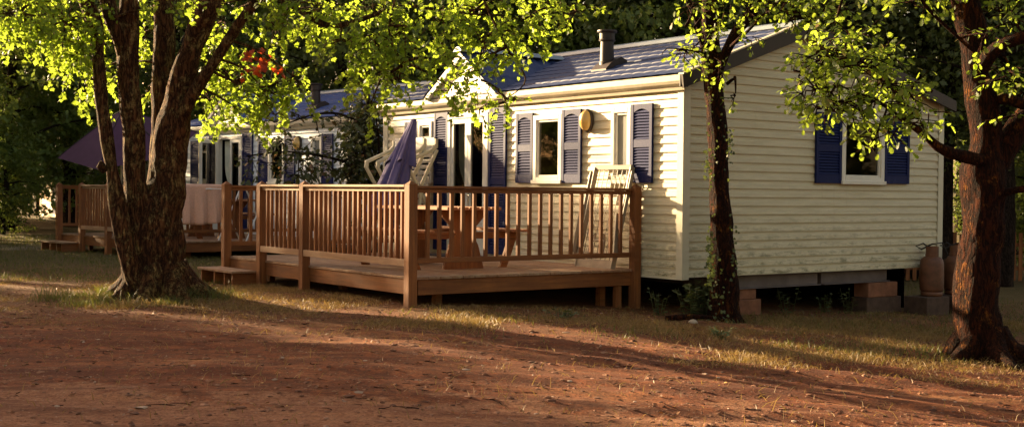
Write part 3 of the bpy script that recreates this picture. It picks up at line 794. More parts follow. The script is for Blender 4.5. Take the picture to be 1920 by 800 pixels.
# red ride-on toy at the far end of the far deck
T = empty('toy_car', H2W((-4.75, -1.9, DZ), A2, R2), R(-60)); tag(T, 'small red toy car with white window frame behind the farther deck railing', 'toy car')
m_ = MB(); m_.prism([(-.34, .08), (-.36, .22), (-.26, .32), (.02, .34), (.14, .24), (.34, .2), (.36, .08)], -.17, .17); m_.build('body', M['red'], T, bevel=.03)
m_ = MB(); m_.bar((.1, -.16, .24), (-.02, -.16, .46), .03, .03); m_.bar((.1, .16, .24), (-.02, .16, .46), .03, .03); m_.bar((-.02, -.17, .46), (-.02, .17, .46), .04, .03); m_.bar((-.26, -.16, .3), (-.26, -.16, .46), .03, .03); m_.bar((-.26, .16, .3), (-.26, .16, .46), .03, .03); m_.box(-.28, 0, -.17, .17, .46, .485)
m_.build('window_frame', M['chair_w'], T)
MB().box(-.375, -.362, -.07, .07, .12, .17).build('plate', M['yellow'], T)
for x in (-.22, .24):
    for y in (-.18, .18):
        m_ = MB(); m_.tube([(x, y-.025, .08), (x, y+.025, .08)], .08, 16); m_.build('wheel', M['rubber'], T)

# ------------------------------------------------------------------ blocks and gas cylinders
def block(name, x0, x1, y0, y1, z0, z1, m, label, cat, group=None):
    mb = MB().box(x0, x1, y0, y1, 0, z1-z0); o = mb.build(name, m, bevel=.008)
    q = H2W((0, 0, z0)); o.location = q; o.rotation_euler.z = HR+R(random.uniform(-.3, .3)); tag(o, label, cat, group); return o
G = 'building blocks under the end of the large home'
block('terracotta_block', -.28, -.04, .80, 1.36, -.36, -.05, M['block'], 'lower wide terracotta block under the steel beam beside the middle tree', 'block', G)
block('terracotta_block', -.27, -.06, .82, 1.30, -.048, .075, M['block'], 'upper terracotta block holding the steel beam beside the middle tree', 'block', G)
block('terracotta_block', -.28, -.04, 3.36, 3.96, -.118, .072, M['block'], 'orange block stacked on the grey wall stub near the gas cylinders', 'block', G)
block('concrete_block', -.29, -.03, 3.34, 4.05, -.50, -.120, M['cblock'], 'low dull concrete block directly beneath the orange block', 'block', G)
block('concrete_block', .0, .36, 4.07, 4.56, -.50, -.120, M['cblock'], 'low dull concrete block carrying the nearer gas cylinder', 'block', G)
block('concrete_block', -.0, .36, 4.68, 5.25, -.50, -.120, M['cblock'], 'short dull concrete block beneath the farther gas cylinder', 'block', G)
def cylinder(label, x, y):
    T = empty('gas_cylinder', H2W((x, y, -.119)), HR); tag(T, label, 'gas cylinder', 'gas cylinders at the end of the home')
    mb = MB(); mb.lathe([(0, .05), (.10, .045), (.145, .07), (.155, .1), (.155, .2), (.155, .3), (.155, .42), (.14, .49), (.10, .52), (.04, .53), (0, .53)], 32); mb.build('body', M['gas'], T, smooth=True)
    mb = MB(); mb.lathe([(.13, .0), (.138, .0), (.142, .06), (.134, .06)], 32)
    mb.build('foot_ring', M['gas'], T, smooth=True)
    mb = MB()
    for k in range(24):
        a0, a1 = 2*math.pi*k/24, 2*math.pi*(k+1)/24
        if k in (2, 3, 4, 13, 14, 15): z1 = .56
        else: z1 = .66
        for r in (.085,):
            mb.add([(r*math.cos(a0), r*math.sin(a0), .51), (r*math.cos(a1), r*math.sin(a1), .51), (r*math.cos(a1), r*math.sin(a1), z1), (r*math.cos(a0), r*math.sin(a0), z1)], [(0, 1, 2, 3)])
    o = mb.build('collar', M['gas'], T, fix=False); md = o.modifiers.new('s', 'SOLIDIFY'); md.thickness = .006
    mb = MB(); mb.tube([(0, 0, .52), (0, 0, .62)], .02, 10); mb.tube([(-.01, -.03, .6), (.01, .05, .6)], .018, 10); mb.build('valve', M['handle'], T)
    mb = MB(); mb.tube([(0, -.02, .62), (-.07, -.1, .70), (-.13, -.17, .66), (-.08, -.12, .62), (0, 0, .69), (.1, .08, .71), (.1, .2, .55), (0, .3, .5)], .011, 8); mb.build('hose', M['rubber'], T, smooth=True)
    return T
cylinder('nearer brown gas cylinder with hose at the corner of the large home', -0+.21, 4.37)
cylinder('farther brown gas cylinder partly hidden behind the right tree trunk', .21, 4.90)

# ------------------------------------------------------------------ foliage tools
def P(px, py, d):                          # design-time: a point seen at (px, py) of the photo standing d metres away
    r = R(.55); dx, dy = px-960, py-361
    x = dx*math.cos(r)+dy*math.sin(r); y = -dx*math.sin(r)+dy*math.cos(r)
    return Vector((x/2350*d, d, EYE-y/2350*d))
MAPLE = [(0, 0), (.22, .10), (.48, -.02), (.40, .22), (.62, .42), (.36, .48), (.30, .72), (.14, .62), (0, 1.0), (-.14, .62), (-.30, .72), (-.36, .48), (-.62, .42), (-.40, .22), (-.48, -.02), (-.22, .10)]
OAK = [(0, 0), (.08, .12), (.22, .2), (.12, .3), (.30, .42), (.16, .5), (.36, .66), (.2, .72), (.24, .9), (0, 1.0), (-.24, .9), (-.2, .72), (-.36, .66), (-.16, .5), (-.30, .42), (-.12, .3), (-.22, .2), (-.08, .12)]
RHOMB = [(0, 0), (.32, .45), (0, 1), (-.32, .45)]
BLADE = [(-.5, 0), (.5, 0), (0, 1)]
def leaf_mesh(name, pos, dirs, nrm, size, shape, mat_, parent=None, fold=.12):
    # pos, dirs, nrm: (N,3); a leaf runs along dirs, its face is nrm
    pos = np.asarray(pos, float); dirs = np.asarray(dirs, float); nrm = np.asarray(nrm, float); size = np.asarray(size, float)
    dirs /= np.linalg.norm(dirs, axis=1)[:, None]+1e-9
    side = np.cross(dirs, nrm); side /= np.linalg.norm(side, axis=1)[:, None]+1e-9; nn = np.cross(side, dirs)
    sh = np.array(shape); k = len(sh); N = len(pos)
    cu = RNG.uniform(-1, 1, N)
    if k > 4:
        sh2 = np.vstack([sh, [[0, .42]]]); kk = k+1
    else: sh2 = sh; kk = k
    droop = (-fold*np.abs(sh2[:, 0])*1.2)[None, :] - (sh2[:, 1]**2)[None, :]*.22*(cu[:, None]*.8+.3)
    V = pos[:, None, :] + size[:, None, None]*(sh2[None, :, 0, None]*side[:, None, :] + sh2[None, :, 1, None]*dirs[:, None, :] + droop[:, :, None]*nn[:, None, :])
    V = V.reshape(-1, 3)
    if k > 4:
        tri = np.array([[i, (i+1) % k, k] for i in range(k)])
        F = (tri[None]+(np.arange(N)*kk)[:, None, None]).reshape(-1, 3); ln = 3
    elif k == 4: F = (np.array([[0, 1, 2, 3]])[None]+(np.arange(N)*kk)[:, None, None]).reshape(-1, 4); ln = 4
    else: F = (np.array([[0, 1, 2]])[None]+(np.arange(N)*kk)[:, None, None]).reshape(-1, 3); ln = 3
    me = bpy.data.meshes.new(name); me.vertices.add(len(V)); me.vertices.foreach_set('co', V.ravel())
    me.loops.add(F.size); me.loops.foreach_set('vertex_index', F.ravel().astype(np.int32))
    me.polygons.add(len(F)); me.polygons.foreach_set('loop_start', (np.arange(len(F))*ln).astype(np.int32))
    me.update(calc_edges=True); me.validate(); me.materials.append(mat_)
    return link(bpy.data.objects.new(name, me), parent)
def smooth_path(pts, rads, step=.12):
    pts = [Vector(p) for p in pts]; out = []; ro = []
    for i in range(len(pts)-1):
        p0 = pts[max(i-1, 0)]; p1 = pts[i]; p2 = pts[i+1]; p3 = pts[min(i+2, len(pts)-1)]
        n = max(2, int((p2-p1).length/step))
        for k in range(n):
            t = k/n
            q = .5*((2*p1)+(-p0+p2)*t+(2*p0-5*p1+4*p2-p3)*t*t+(-p0+3*p1-3*p2+p3)*t**3)
            out.append(q); ro.append(rads[i]+(rads[i+1]-rads[i])*t)
    out.append(pts[-1]); ro.append(rads[-1]); return out, ro
class Sprays:
    """leafy twigs grown inside blobs; every blob hangs on a branch that starts at the nearest limb point"""
    def __init__(s): s.pos = []; s.dir = []; s.nrm = []; s.size = []; s.tw = MB()
    def twig(s, start, d, L, leaf, gap, droop, up):
        n = max(3, int(L/gap)); p = Vector(start); d = Vector(d).normalized(); pts = [p.copy()]
        for i in range(n):
            d = (d+Vector((random.gauss(0, .13), random.gauss(0, .13), random.gauss(0, .1)-droop))).normalized()
            p = p+d*gap; pts.append(p.copy())
            for _ in range(2 if random.random() < .6 else 1):
                a = Vector((random.gauss(0, 1), random.gauss(0, 1), random.gauss(-.25, .6))).normalized()
                ld = (d*.7+a).normalized(); pet = leaf*random.uniform(.2, .6)
                s.pos.append(p+ld*pet); s.dir.append(ld+Vector((0, 0, -.2)))
                nn = Vector((random.gauss(0, up), random.gauss(0, up), 1))
                s.nrm.append(nn); s.size.append(leaf*random.uniform(.6, 1.15))
        k = len(pts)
        s.tw.tube(pts[::2]+([pts[-1]] if (k-1) % 2 else []), [max(.0015, .006*(1-i/(k/2+1))) for i in range(len(pts[::2])+(1 if (k-1) % 2 else 0))], 4, caps=False)
    def blob(s, c, r, n, leaf, L=.45, gap=.05, droop=.12, up=.7, flat=1.0, limb=None, br=.018):
        c = Vector(c)
        if limb:
            q = min(limb, key=lambda a: (a-c).length)
            m_ = (q+c)/2+Vector((random.gauss(0, .05), random.gauss(0, .05), (c-q).length*.08))
            pts, ra = smooth_path([q, m_, c], [br, br*.65, br*.35], .08); 
            pts = [p_+Vector((noise.noise(p_*4)*.04, noise.noise(p_*4+Vector((9, 0, 0)))*.04, noise.noise(p_*4+Vector((0, 9, 0)))*.04)) for p_ in pts]
            s.tw.tube(pts, ra, 6, caps=False)
        for _ in range(n):
            while 1:
                o = Vector([random.uniform(-1, 1) for _ in range(3)])
                if o.length < 1: break
            o = Vector((o.x*r[0], o.y*r[1], o.z*r[2]))
            st = c+o*.85
            d = o.normalized()*.6+Vector((random.gauss(0, .6), random.gauss(0, .6), random.gauss(0, .35)))
            s.twig(st, d, L*random.uniform(.5, 1.2), leaf, gap, droop, up)
            if random.random() < .5:       # side branch towards the blob centre
                s.tw.tube([c+o*.15, c+o*.5+Vector((random.gauss(0, .03), 0, random.gauss(0, .03))), st], [.009, .006, .004], 4, caps=False)
    def build(s, parent, name, leafmat, barkmat, shape):
        leaf_mesh(name, s.pos, s.dir, s.nrm, s.size, shape, leafmat, parent)
        s.tw.build('twigs', barkmat, parent, smooth=True, fix=False)

# ------------------------------------------------------------------ the big forked tree, left
BT = empty('maple_tree', (-3.87, 13.75, 0)); tag(BT, 'large maple with several mossy trunks from one base, left of the decks', 'tree')
def rel(pts, base): return [Vector(p)-Vector(base) for p in pts]
base = Vector((-3.87, 13.75, 0)); D0 = 13.75; mpp = D0/2350
def stem(points, base, seed, nz=.16, n=40, step=.05):
    # points: (px, py, dist, diameter in px)
    pts = [P(a, b, d)-base for a, b, d, w_ in points]; ra = [w_/2*.92*d/2350 for a, b, d, w_ in points]
    p2, r2 = smooth_path(pts, ra, step); return p2, r2
tr = MB(); limbs = []
SPEC = [
 [(306, 585, 13.75, 190), (304, 562, 13.75, 145), (298, 535, 13.75, 122), (294, 490, 13.75, 110), (296, 440, 13.75, 94), (302, 380, 13.75, 80), (316, 310, 13.78, 74), (324, 240, 13.8, 64), (337, 170, 13.8, 54), (356, 105, 13.75, 48), (376, 50, 13.7, 46), (402, 0, 13.6, 44), (440, -90, 13.5, 38), (500, -220, 13.3, 26), (560, -400, 13.0, 10)],
 [(262, 560, 13.65, 70), (258, 500, 13.62, 62), (256, 430, 13.6, 50), (255, 350, 13.6, 45), (252, 270, 13.58, 44), (244, 190, 13.55, 44), (240, 110, 13.55, 42), (243, 50, 13.55, 38), (243, -10, 13.5, 34), (238, -120, 13.5, 28), (250, -330, 13.4, 10)],
 [(262, 540, 13.5, 40), (243, 490, 13.42, 42), (228, 440, 13.4, 36), (221, 390, 13.4, 32), (212, 330, 13.38, 29), (201, 260, 13.38, 26), (192, 190, 13.4, 25), (186, 120, 13.4, 24), (182, 60, 13.4, 27), (166, 10, 13.4, 32), (140, -60, 13.4, 28), (80, -200, 13.3, 12)],
 [(300, 330, 13.9, 44), (303, 240, 13.95, 44), (307, 150, 14.0, 44), (308, 60, 14.0, 43), (310, -20, 14.0, 40), (330, -160, 14.1, 30), (360, -380, 14.2, 10)],
 [(345, 215, 13.7, 24), (362, 178, 13.65, 24), (392, 132, 13.6, 22), (424, 84, 13.55, 22), (452, 42, 13.5, 21), (488, 0, 13.4, 20), (560, -60, 13.2, 16), (660, -110, 13.0, 12), (820, -120, 12.8, 7)],
 [(238, 120, 13.55, 34), (225, 70, 13.5, 32), (207, 20, 13.45, 30), (196, -30, 13.4, 28), (160, -160, 13.2, 16), (80, -260, 13.0, 6)],
 [(505, -20, 13.3, 13), (560, 20, 13.2, 12), (612, 48, 13.1, 12), (650, 46, 13.05, 10), (700, 30, 13.0, 9), (760, 12, 12.9, 7), (850, 25, 12.8, 5), (940, 30, 12.7, 3.5)],
 [(820, -120, 12.8, 9), (880, -60, 12.7, 7), (915, 20, 12.6, 5.5), (950, 90, 12.5, 4), (985, 150, 12.5, 3), (950, 185, 12.5, 2)],
 [(700, -100, 13.0, 8), (740, -20, 12.8, 6), (730, 60, 12.7, 4.5), (755, 120, 12.7, 3)],
 [(860, -110, 12.8, 8), (960, -60, 12.6, 5), (1020, -10, 12.5, 3.5), (1060, 30, 12.4, 2)],
 [(160, -160, 13.2, 14), (90, -60, 13.1, 8), (60, 0, 13.0, 5), (100, 60, 13.0, 3)],
]
for i, sp in enumerate(SPEC):
    p2, r2 = stem(sp, base, i)
    fat = i < 7
    if i == 0:
        # root flare
        pass
    tr.tube(p2, r2, 44 if i < 4 else (26 if fat else 8), nz=.20 if i < 4 else .12, nf=7, seed=i*3)
    if i >= 3: limbs += [q+base for q in p2]
for k, (a, L) in enumerate(((-170, .55), (-140, .5), (-95, .5), (-45, .6), (-10, .65), (30, .6), (100, .5), (150, .5))):
    a = R(a); rp = [Vector((math.cos(a)*.16, math.sin(a)*.16, .32)), Vector((math.cos(a)*.34, math.sin(a)*.34, .12)), Vector((math.cos(a)*L, math.sin(a)*L, .0)), Vector((math.cos(a)*(L+.25), math.sin(a)*(L+.25), -.10))]
    q2, r2 = smooth_path(rp, [.17, .13, .07, .03], .04); tr.tube(q2, r2, 16, nz=.25, nf=8, seed=k)
# knot on the thin stem
q = P(196, 322, 13.32)-base; tr.tube([q, q+Vector((-.03, -.03, .06)), q+Vector((-.02, -.05, .11))], [.03, .05, .02], 12, nz=.4, nf=12)
tr.build('trunk', M['bark'], BT, smooth=True, fix=False)
sp_ = Sprays(); mp = lambda d: d/2350
def blobs(S_, lst, base, leaf, dens, limb, **kw):
    for px, py, rx, ry, d, *o in lst:
        rr = (rx*mp(d), max(.25, (rx+ry)*.5*mp(d)), ry*mp(d)); f = o[0] if o else 1
        n = int(max(3, dens*rx*ry*f/1000))
        S_.blob(P(px, py, d)-base, rr, n, leaf, limb=[l-base for l in limb], **kw)
MAPB = [(40, 25, 70, 45, 13.0), (130, 40, 60, 50, 13.2), (60, -40, 120, 40, 13.3, .6), (150, 100, 38, 34, 13.6), (165, 150, 28, 28, 13.8, .9), (120, 85, 25, 22, 13.6), (215, 30, 20, 25, 14.1), (272, 60, 16, 60, 14.4), (276, 165, 14, 26, 14.4, .8), (222, 130, 12, 20, 14.4),
 (395, 190, 30, 40, 14.1), (440, 150, 50, 50, 14.1, .9), (500, 165, 50, 45, 13.9, .9), (548, 145, 28, 30, 13.7, .7), (395, 120, 22, 30, 14.2), (450, 210, 34, 22, 13.9, .7), (520, 50, 50, 30, 13.3, .7), (420, 40, 30, 40, 14.2, .7),
 (590, 15, 60, 22, 13.2), (640, 75, 36, 28, 12.9, .7), (705, 80, 38, 38, 12.8, .9), (690, 140, 34, 32, 12.9, .8), (745, 150, 32, 34, 12.8, .8), (692, 195, 18, 20, 12.9, .7), (755, 60, 40, 36, 12.8, .8), (700, 15, 60, 22, 12.9, .8),
 (830, 40, 50, 30, 12.7, .7), (848, 115, 30, 34, 12.7, .6), (845, 165, 26, 24, 12.6, .7), (875, 135, 26, 24, 12.6, .6), (890, 20, 50, 26, 12.6, .7), (905, 85, 32, 34, 12.6, .7), (900, 150, 24, 30, 12.5, .6), (898, 205, 16, 20, 12.5, .6), (955, 185, 18, 16, 12.5, .4),
 (945, 50, 30, 32, 12.5, .8), (962, 100, 22, 26, 12.5, .5), (1000, 30, 35, 24, 12.4, .7), (1050, 15, 36, 20, 12.4, .7), (1082, 22, 14, 18, 12.4, .6), (480, 0, 300, 16, 13.2, .3), (900, -15, 180, 18, 12.6, .4), (300, 5, 60, 12, 13.1, .5), (515, 215, 22, 14, 13.8, .5)]
blobs(sp_, MAPB, base, .058, 17, limbs, L=.38, gap=.034, droop=.16, up=.8)
# the crown carries on above the picture
for k in range(8):
    c = Vector((random.uniform(-1.5, 4.5), random.uniform(-1.5, 2.5), random.uniform(4.3, 6.2)))
    sp_.blob(c, (.9, .9, .6), 16, .10, L=.6, gap=.08, limb=[l-base for l in limbs], br=.03)
sp_.build(BT, 'crown', M['maple'], M['bark'], MAPLE)
s2 = Sprays(); blobs(s2, [(475, 90, 14, 16, 13.3), (505, 115, 18, 12, 13.2), (470, 118, 12, 8, 13.2)], base, .07, 22, limbs, L=.2, gap=.04)
leaf_mesh('red_leaves', s2.pos, s2.dir, s2.nrm, s2.size, MAPLE, M['red_leaf'], BT)

# ------------------------------------------------------------------ middle oak
base = Vector((2.38, 13.95, -.17)); MT = empty('oak_tree', base); tag(MT, 'slender ivy clad oak in front of the near corner of the large home', 'tree')
tr = MB(); limbs = []
for i, sp in enumerate([
 [(1360, 612, 13.95, 96), (1359, 592, 13.95, 68), (1357, 560, 13.95, 56), (1356, 500, 13.95, 51), (1351, 430, 13.95, 46), (1348, 360, 13.95, 43), (1346, 300, 13.95, 41), (1343, 240, 13.95, 38), (1338, 180, 13.95, 40), (1334, 120, 13.95, 42), (1331, 70, 13.95, 30), (1328, 0, 13.95, 28), (1330, -120, 13.9, 24), (1350, -300, 13.8, 8)],
 [(1330, 130, 13.9, 16), (1316, 80, 13.85, 14), (1305, 40, 13.8, 12), (1290, 5, 13.75, 11), (1265, -60, 13.6, 9), (1240, -160, 13.5, 4)],
 [(1342, 140, 13.9, 22), (1362, 95, 13.8, 22), (1380, 60, 13.75, 20), (1405, 28, 13.7, 20), (1430, -5, 13.6, 19), (1480, -70, 13.4, 13), (1560, -160, 13.2, 6)],
 [(1362, 158, 13.9, 8), (1372, 150, 13.85, 6), (1379, 146, 13.8, 3)],
 [(1365, 92, 13.75, 7), (1400, 60, 13.5, 6), (1440, 24, 13.3, 6), (1490, 30, 13.1, 6), (1545, 48, 12.9, 4.5), (1580, 30, 12.8, 3)],
 [(1318, 90, 13.8, 5), (1300, 55, 13.6, 4), (1280, 48, 13.5, 2)], [(1345, 105, 13.7, 4), (1290, 95, 13.5, 3), (1250, 92, 13.4, 2), (1240, 104, 13.4, 1.5)]]):
    p2, r2 = stem(sp, base, i); tr.tube(p2, r2, 36 if i == 0 else 14, nz=.2, nf=9, seed=20+i); limbs += [q+base for q in p2] if i else [q+base for q in p2[-30:]]
tr.build('trunk', M['bark_oak'], MT, smooth=True, fix=False)
s3 = Sprays()
blobs(s3, [(1300, 88, 14, 14, 13.6), (1283, 95, 14, 16, 13.5), (1325, 75, 16, 12, 13.6), (1345, 62, 12, 14, 13.6), (1350, 128, 12, 14, 13.6), (1322, 118, 12, 12, 13.6), (1290, 15, 24, 14, 13.5), (1352, 15, 22, 12, 13.5), (1400, 18, 26, 14, 13.4), (1378, 178, 6, 8, 13.7), (1450, 12, 34, 16, 13.2), (1490, 28, 30, 20, 13.0), (1530, 30, 34, 24, 12.9, .8), (1400, 75, 10, 8, 13.6, .5), (1560, 15, 34, 16, 12.8, .8), (1430, -50, 160, 30, 13.3, .5)], base, .07, 34, limbs, L=.22, gap=.045, droop=.05, up=.9)
for k in range(10):
    s3.blob(Vector((random.uniform(-1.4, 1.8), random.uniform(-1, 1.5), random.uniform(4.2, 5.4))), (.7, .7, .5), 11, .11, L=.5, gap=.08, limb=[l-base for l in limbs], br=.025)
s3.build(MT, 'crown', M['oak'], M['bark_oak'], OAK)
def ivy(parent, base, spots, mat_, leaf=.05):
    pos, di, nr, sz = [], [], [], []
    for px, py, rx, ry, d, n in spots:
        for _ in range(n):
            p_ = P(px+random.gauss(0, rx), py+random.gauss(0, ry), d)+Vector((0, random.uniform(-.12, .05), 0))-base
            pos.append(p_); di.append(Vector((random.gauss(0, 1), -.3, random.gauss(-.4, .7)))); nr.append(Vector((random.gauss(0, .5), -1, random.gauss(.4, .5)))); sz.append(leaf*random.uniform(.5, 1.2))
    return leaf_mesh('ivy', pos, di, nr, sz, MAPLE, mat_, parent)
ivy(MT, base, [(1330, 500, 4, 40, 13.8, 120), (1328, 310, 4, 22, 13.8, 40), (1366, 280, 5, 22, 13.8, 40), (1345, 560, 12, 26, 13.75, 45), (1374, 460, 3, 30, 13.8, 30), (1340, 220, 12, 60, 13.78, 40)], M['ivy'], .038)

# ------------------------------------------------------------------ right oak
base = Vector((4.33, 11.45, -.29)); RT = empty('oak_tree', base); tag(RT, 'thick leaning oak at the right edge with a branch reaching over the end window', 'tree')
tr = MB(); limbs = []
for i, sp in enumerate([
 [(1862, 705, 11.45, 200), (1858, 682, 11.45, 140), (1849, 655, 11.45, 100), (1838, 610, 11.45, 86), (1833, 560, 11.45, 84), (1833, 500, 11.45, 82), (1838, 440, 11.45, 80), (1842, 380, 11.45, 84), (1846, 320, 11.45, 82), (1850, 270, 11.45, 66), (1843, 210, 11.45, 58), (1832, 150, 11.45, 54), (1824, 90, 11.45, 54), (1814, 40, 11.45, 54), (1806, -10, 11.45, 56), (1790, -120, 11.4, 44), (1770, -300, 11.3, 14)],
 [(1838, 300, 11.3, 28), (1815, 295, 11.2, 26), (1785, 288, 11.1, 24), (1758, 276, 11.0, 21), (1736, 256, 10.95, 17), (1712, 238, 10.9, 14), (1690, 225, 10.85, 11), (1660, 200, 10.8, 8), (1620, 180, 10.8, 5), (1570, 160, 10.8, 3)],
 [(1858, 330, 11.5, 56), (1880, 285, 11.5, 48), (1905, 240, 11.5, 44), (1935, 190, 11.5, 40), (1990, 90, 11.5, 32), (2050, -60, 11.4, 14)],
 [(1836, 130, 11.4, 32), (1852, 105, 11.3, 30), (1880, 82, 11.2, 28), (1925, 66, 11.1, 24), (2010, 20, 11.0, 14)],
 [(1855, 190, 11.4, 20), (1885, 186, 11.3, 22), (1930, 198, 11.2, 20), (2000, 190, 11.1, 10)],
 [(1870, 366, 11.4, 18), (1895, 358, 11.3, 14), (1930, 352, 11.2, 12), (2000, 340, 11.1, 6)],
 [(1826, 100, 11.3, 6), (1740, 20, 11.0, 8), (1690, -40, 10.9, 8), (1600, -40, 10.8, 6), (1560, 60, 10.8, 4)],
 [(1700, 232, 10.85, 8), (1660, 150, 10.9, 5), (1600, 110, 10.9, 4), (1540, 95, 10.9, 2.5)]]):
    p2, r2 = stem(sp, base, i); tr.tube(p2, r2, 44 if i == 0 else 20, nz=.2, nf=8, seed=40+i); limbs += [q+base for q in p2] if i else [q+base for q in p2[-30:]]
for k, (a, L) in enumerate(((-150, .4), (-80, .45), (-30, .55), (-5, .75), (60, .4), (160, .35))):
    a = R(a); rp = [Vector((math.cos(a)*.1, math.sin(a)*.1, .25)), Vector((math.cos(a)*.24, math.sin(a)*.24, .1)), Vector((math.cos(a)*L, math.sin(a)*L, .01)), Vector((math.cos(a)*(L+.2), math.sin(a)*(L+.2), -.08))]
    q2, r2 = smooth_path(rp, [.13, .10, .05, .03], .04); tr.tube(q2, r2, 16, nz=.25, nf=9, seed=60+k)
tr.build('trunk', M['bark_oak'], RT, smooth=True, fix=False)
s4 = Sprays()
RB = [(1500, 135, 28, 16, 11.0), (1545, 110, 45, 30, 10.9), (1530, 165, 45, 22, 10.8, .9), (1590, 75, 50, 22, 11.0, .7), (1600, 125, 50, 30, 10.8, .8), (1650, 100, 34, 26, 11.0, .6), (1655, 155, 45, 26, 10.8, .9), (1570, 190, 60, 22, 10.7, .7), (1540, 205, 36, 20, 10.7, .9), (1535, 100, 20, 14, 10.9), (1640, 192, 45, 16, 10.7, .7), (1700, 175, 34, 24, 10.9, .8), (1725, 210, 36, 20, 10.8, .7), (1650, 235, 30, 12, 10.7, .6), (1635, 275, 14, 20, 10.7, .7), (1700, 232, 50, 12, 10.7, .5), (1600, 215, 26, 8, 10.7, .4), (1740, 160, 20, 14, 11, .4),
      (1850, 70, 20, 22, 10.9, .6), (1900, 30, 26, 34, 11.2, .7), (1890, 130, 30, 24, 11.2, .7), (1905, 165, 24, 26, 11.2, .7), (1870, 20, 34, 14, 11.3, .6), (1705, 5, 30, 8, 11.0, .5), (1910, 215, 18, 10, 11.1, .6), (1700, -30, 240, 22, 11.2, .6)]
blobs(s4, RB, base, .068, 23, limbs, L=.30, gap=.05, droop=.03, up=.9, br=.014)
for k in range(12):
    s4.blob(Vector((random.uniform(-1.8, 2.5), random.uniform(-1.5, 2), random.uniform(4.2, 5.6))), (.8, .8, .5), 12, .11, L=.5, gap=.08, limb=[l-base for l in limbs], br=.03)
s4.build(RT, 'crown', M['oak'], M['bark_oak'], OAK)

# ------------------------------------------------------------------ dark young oak between the homes
base = Vector((-2.45, 20.9, 0)); YT = empty('young_oak', base); tag(YT, 'small dark leaved oak growing between the two homes, branches across the farther one', 'tree')
tr = MB(); limbs = []
for i, sp in enumerate([
 [(692, 490, 20.9, 16), (690, 400, 20.9, 13), (694, 320, 20.8, 12), (688, 230, 20.8, 10), (690, 160, 20.8, 7), (680, 80, 20.8, 3)],
 [(692, 330, 20.8, 8), (650, 305, 20.4, 6), (590, 290, 20.0, 5), (530, 285, 19.7, 4), (465, 292, 19.5, 2.5)],
 [(690, 240, 20.8, 6), (640, 215, 20.3, 5), (590, 215, 20.0, 4), (530, 235, 19.8, 2.5)],
 [(692, 380, 20.9, 6), (710, 300, 20.6, 5), (705, 220, 20.5, 3)]]):
    p2, r2 = stem(sp, base, i); tr.tube(p2, r2, 14, nz=.15, nf=9, seed=80+i); limbs += [q+base for q in p2]
tr.build('trunk', M['bark_bg'], YT, smooth=True, fix=False)
s5 = Sprays()
blobs(s5, [(465, 300, 22, 12, 19.5), (530, 265, 34, 20, 19.7), (520, 305, 30, 18, 19.7), (570, 300, 34, 30, 19.8), (610, 310, 34, 26, 19.9), (600, 250, 26, 16, 19.9, .6), (650, 300, 30, 30, 20.2), (685, 260, 30, 40, 20.4), (700, 310, 22, 30, 20.6), (640, 225, 34, 16, 20.2, .8), (560, 215, 40, 12, 19.9, .8), (505, 225, 20, 12, 19.7, .5), (690, 200, 26, 24, 20.6), (655, 340, 40, 12, 20.3, .8), (693, 210, 30, 30, 21.0, 5), (688, 270, 34, 34, 21.0, 6), (690, 325, 34, 26, 21.0, 5), (672, 235, 20, 26, 20.8, 4), (670, 300, 18, 34, 20.8, 4), (710, 390, 26, 40, 21.2, 5), (560, 335, 40, 12, 19.8, .7)], base, .10, 14, limbs, L=.4, gap=.06, droop=.05, up=1.0)
s5.build(YT, 'crown', M['oak_dark'], M['bark_bg'], OAK)

# ------------------------------------------------------------------ woodland trees
def forest_tree(name, h, cr, n, lm, leaf, seed, low=.25):
    random.seed(seed); rng = np.random.default_rng(seed)
    T = empty(name); mb = MB()
    pts = [(0, 0, -.3), (.05, 0, h*.25), (random.uniform(-.2, .2), random.uniform(-.2, .2), h*.55), (random.uniform(-.3, .3), .1, h*.95)]
    p2, r2 = smooth_path(pts, [.19, .15, .10, .03], .3); mb.tube(p2, r2, 10, nz=.15)
    cl = []
    for k in range(26):
        t = low+(1-low)*(k+.5)/26; a = k*2.4+random.random(); rr = cr*(math.sin(math.pi*min(1, (t-low)/(1-low)*.85+.15))**.7)*random.uniform(.55, 1.0)
        st = Vector((0, 0, h*t*.9)); en = Vector((math.cos(a)*rr, math.sin(a)*rr, h*t+random.uniform(-.2, .5)))
        p3, r3 = smooth_path([st, (st+en)/2+Vector((0, 0, .15)), en], [.045, .03, .012], .3); mb.tube(p3, r3, 6)
        for f in (1, .65, .4):
            q = st.lerp(en, f); cl.append((q.x, q.y, q.z))
    mb.build('trunk', M['bark_bg'], T, smooth=True, fix=False)
    cl = np.array(cl); idx = rng.integers(0, len(cl), n)
    u = rng.normal(size=(n, 3)); u /= np.linalg.norm(u, axis=1)[:, None]; rad = rng.uniform(.35, 1, n)**.5
    sub = rng.integers(0, 9, n); so_ = rng.normal(size=(len(cl), 9, 3))*np.array([.42, .42, .30])*cr*.42
    pos = cl[idx]+so_[idx, sub]+u*rad[:, None]*.24*np.array([1, 1, .6])
    dirs = rng.normal(size=(n, 3))+np.array([0, 0, -.4]); nr = rng.normal(size=(n, 3))*.7+np.array([0, 0, 1])
    leaf_mesh('crown', pos, dirs, nr, rng.uniform(.6, 1.2, n)*leaf, RHOMB, lm, T)
    return T
fa = forest_tree('woodland_tree', 8.5, 2.6, 17000, M['wood_leaf'], .15, 11, .12)
fb = forest_tree('woodland_tree', 10, 2.3, 15000, M['wood_leaf2'], .14, 12, .16)
fc = forest_tree('woodland_tree', 9, 2.4, 6500, M['wood_leaf2'], .14, 13, .35)
fd = forest_tree('woodland_tree', 4.2, 2.0, 13000, M['wood_leaf'], .11, 14, .08)
random.seed(21)
def dist_word(i, a, b, c): return a
FP = []   # (src, px, distance, scale, label, group)
GR = 'woodland trees behind the homes'
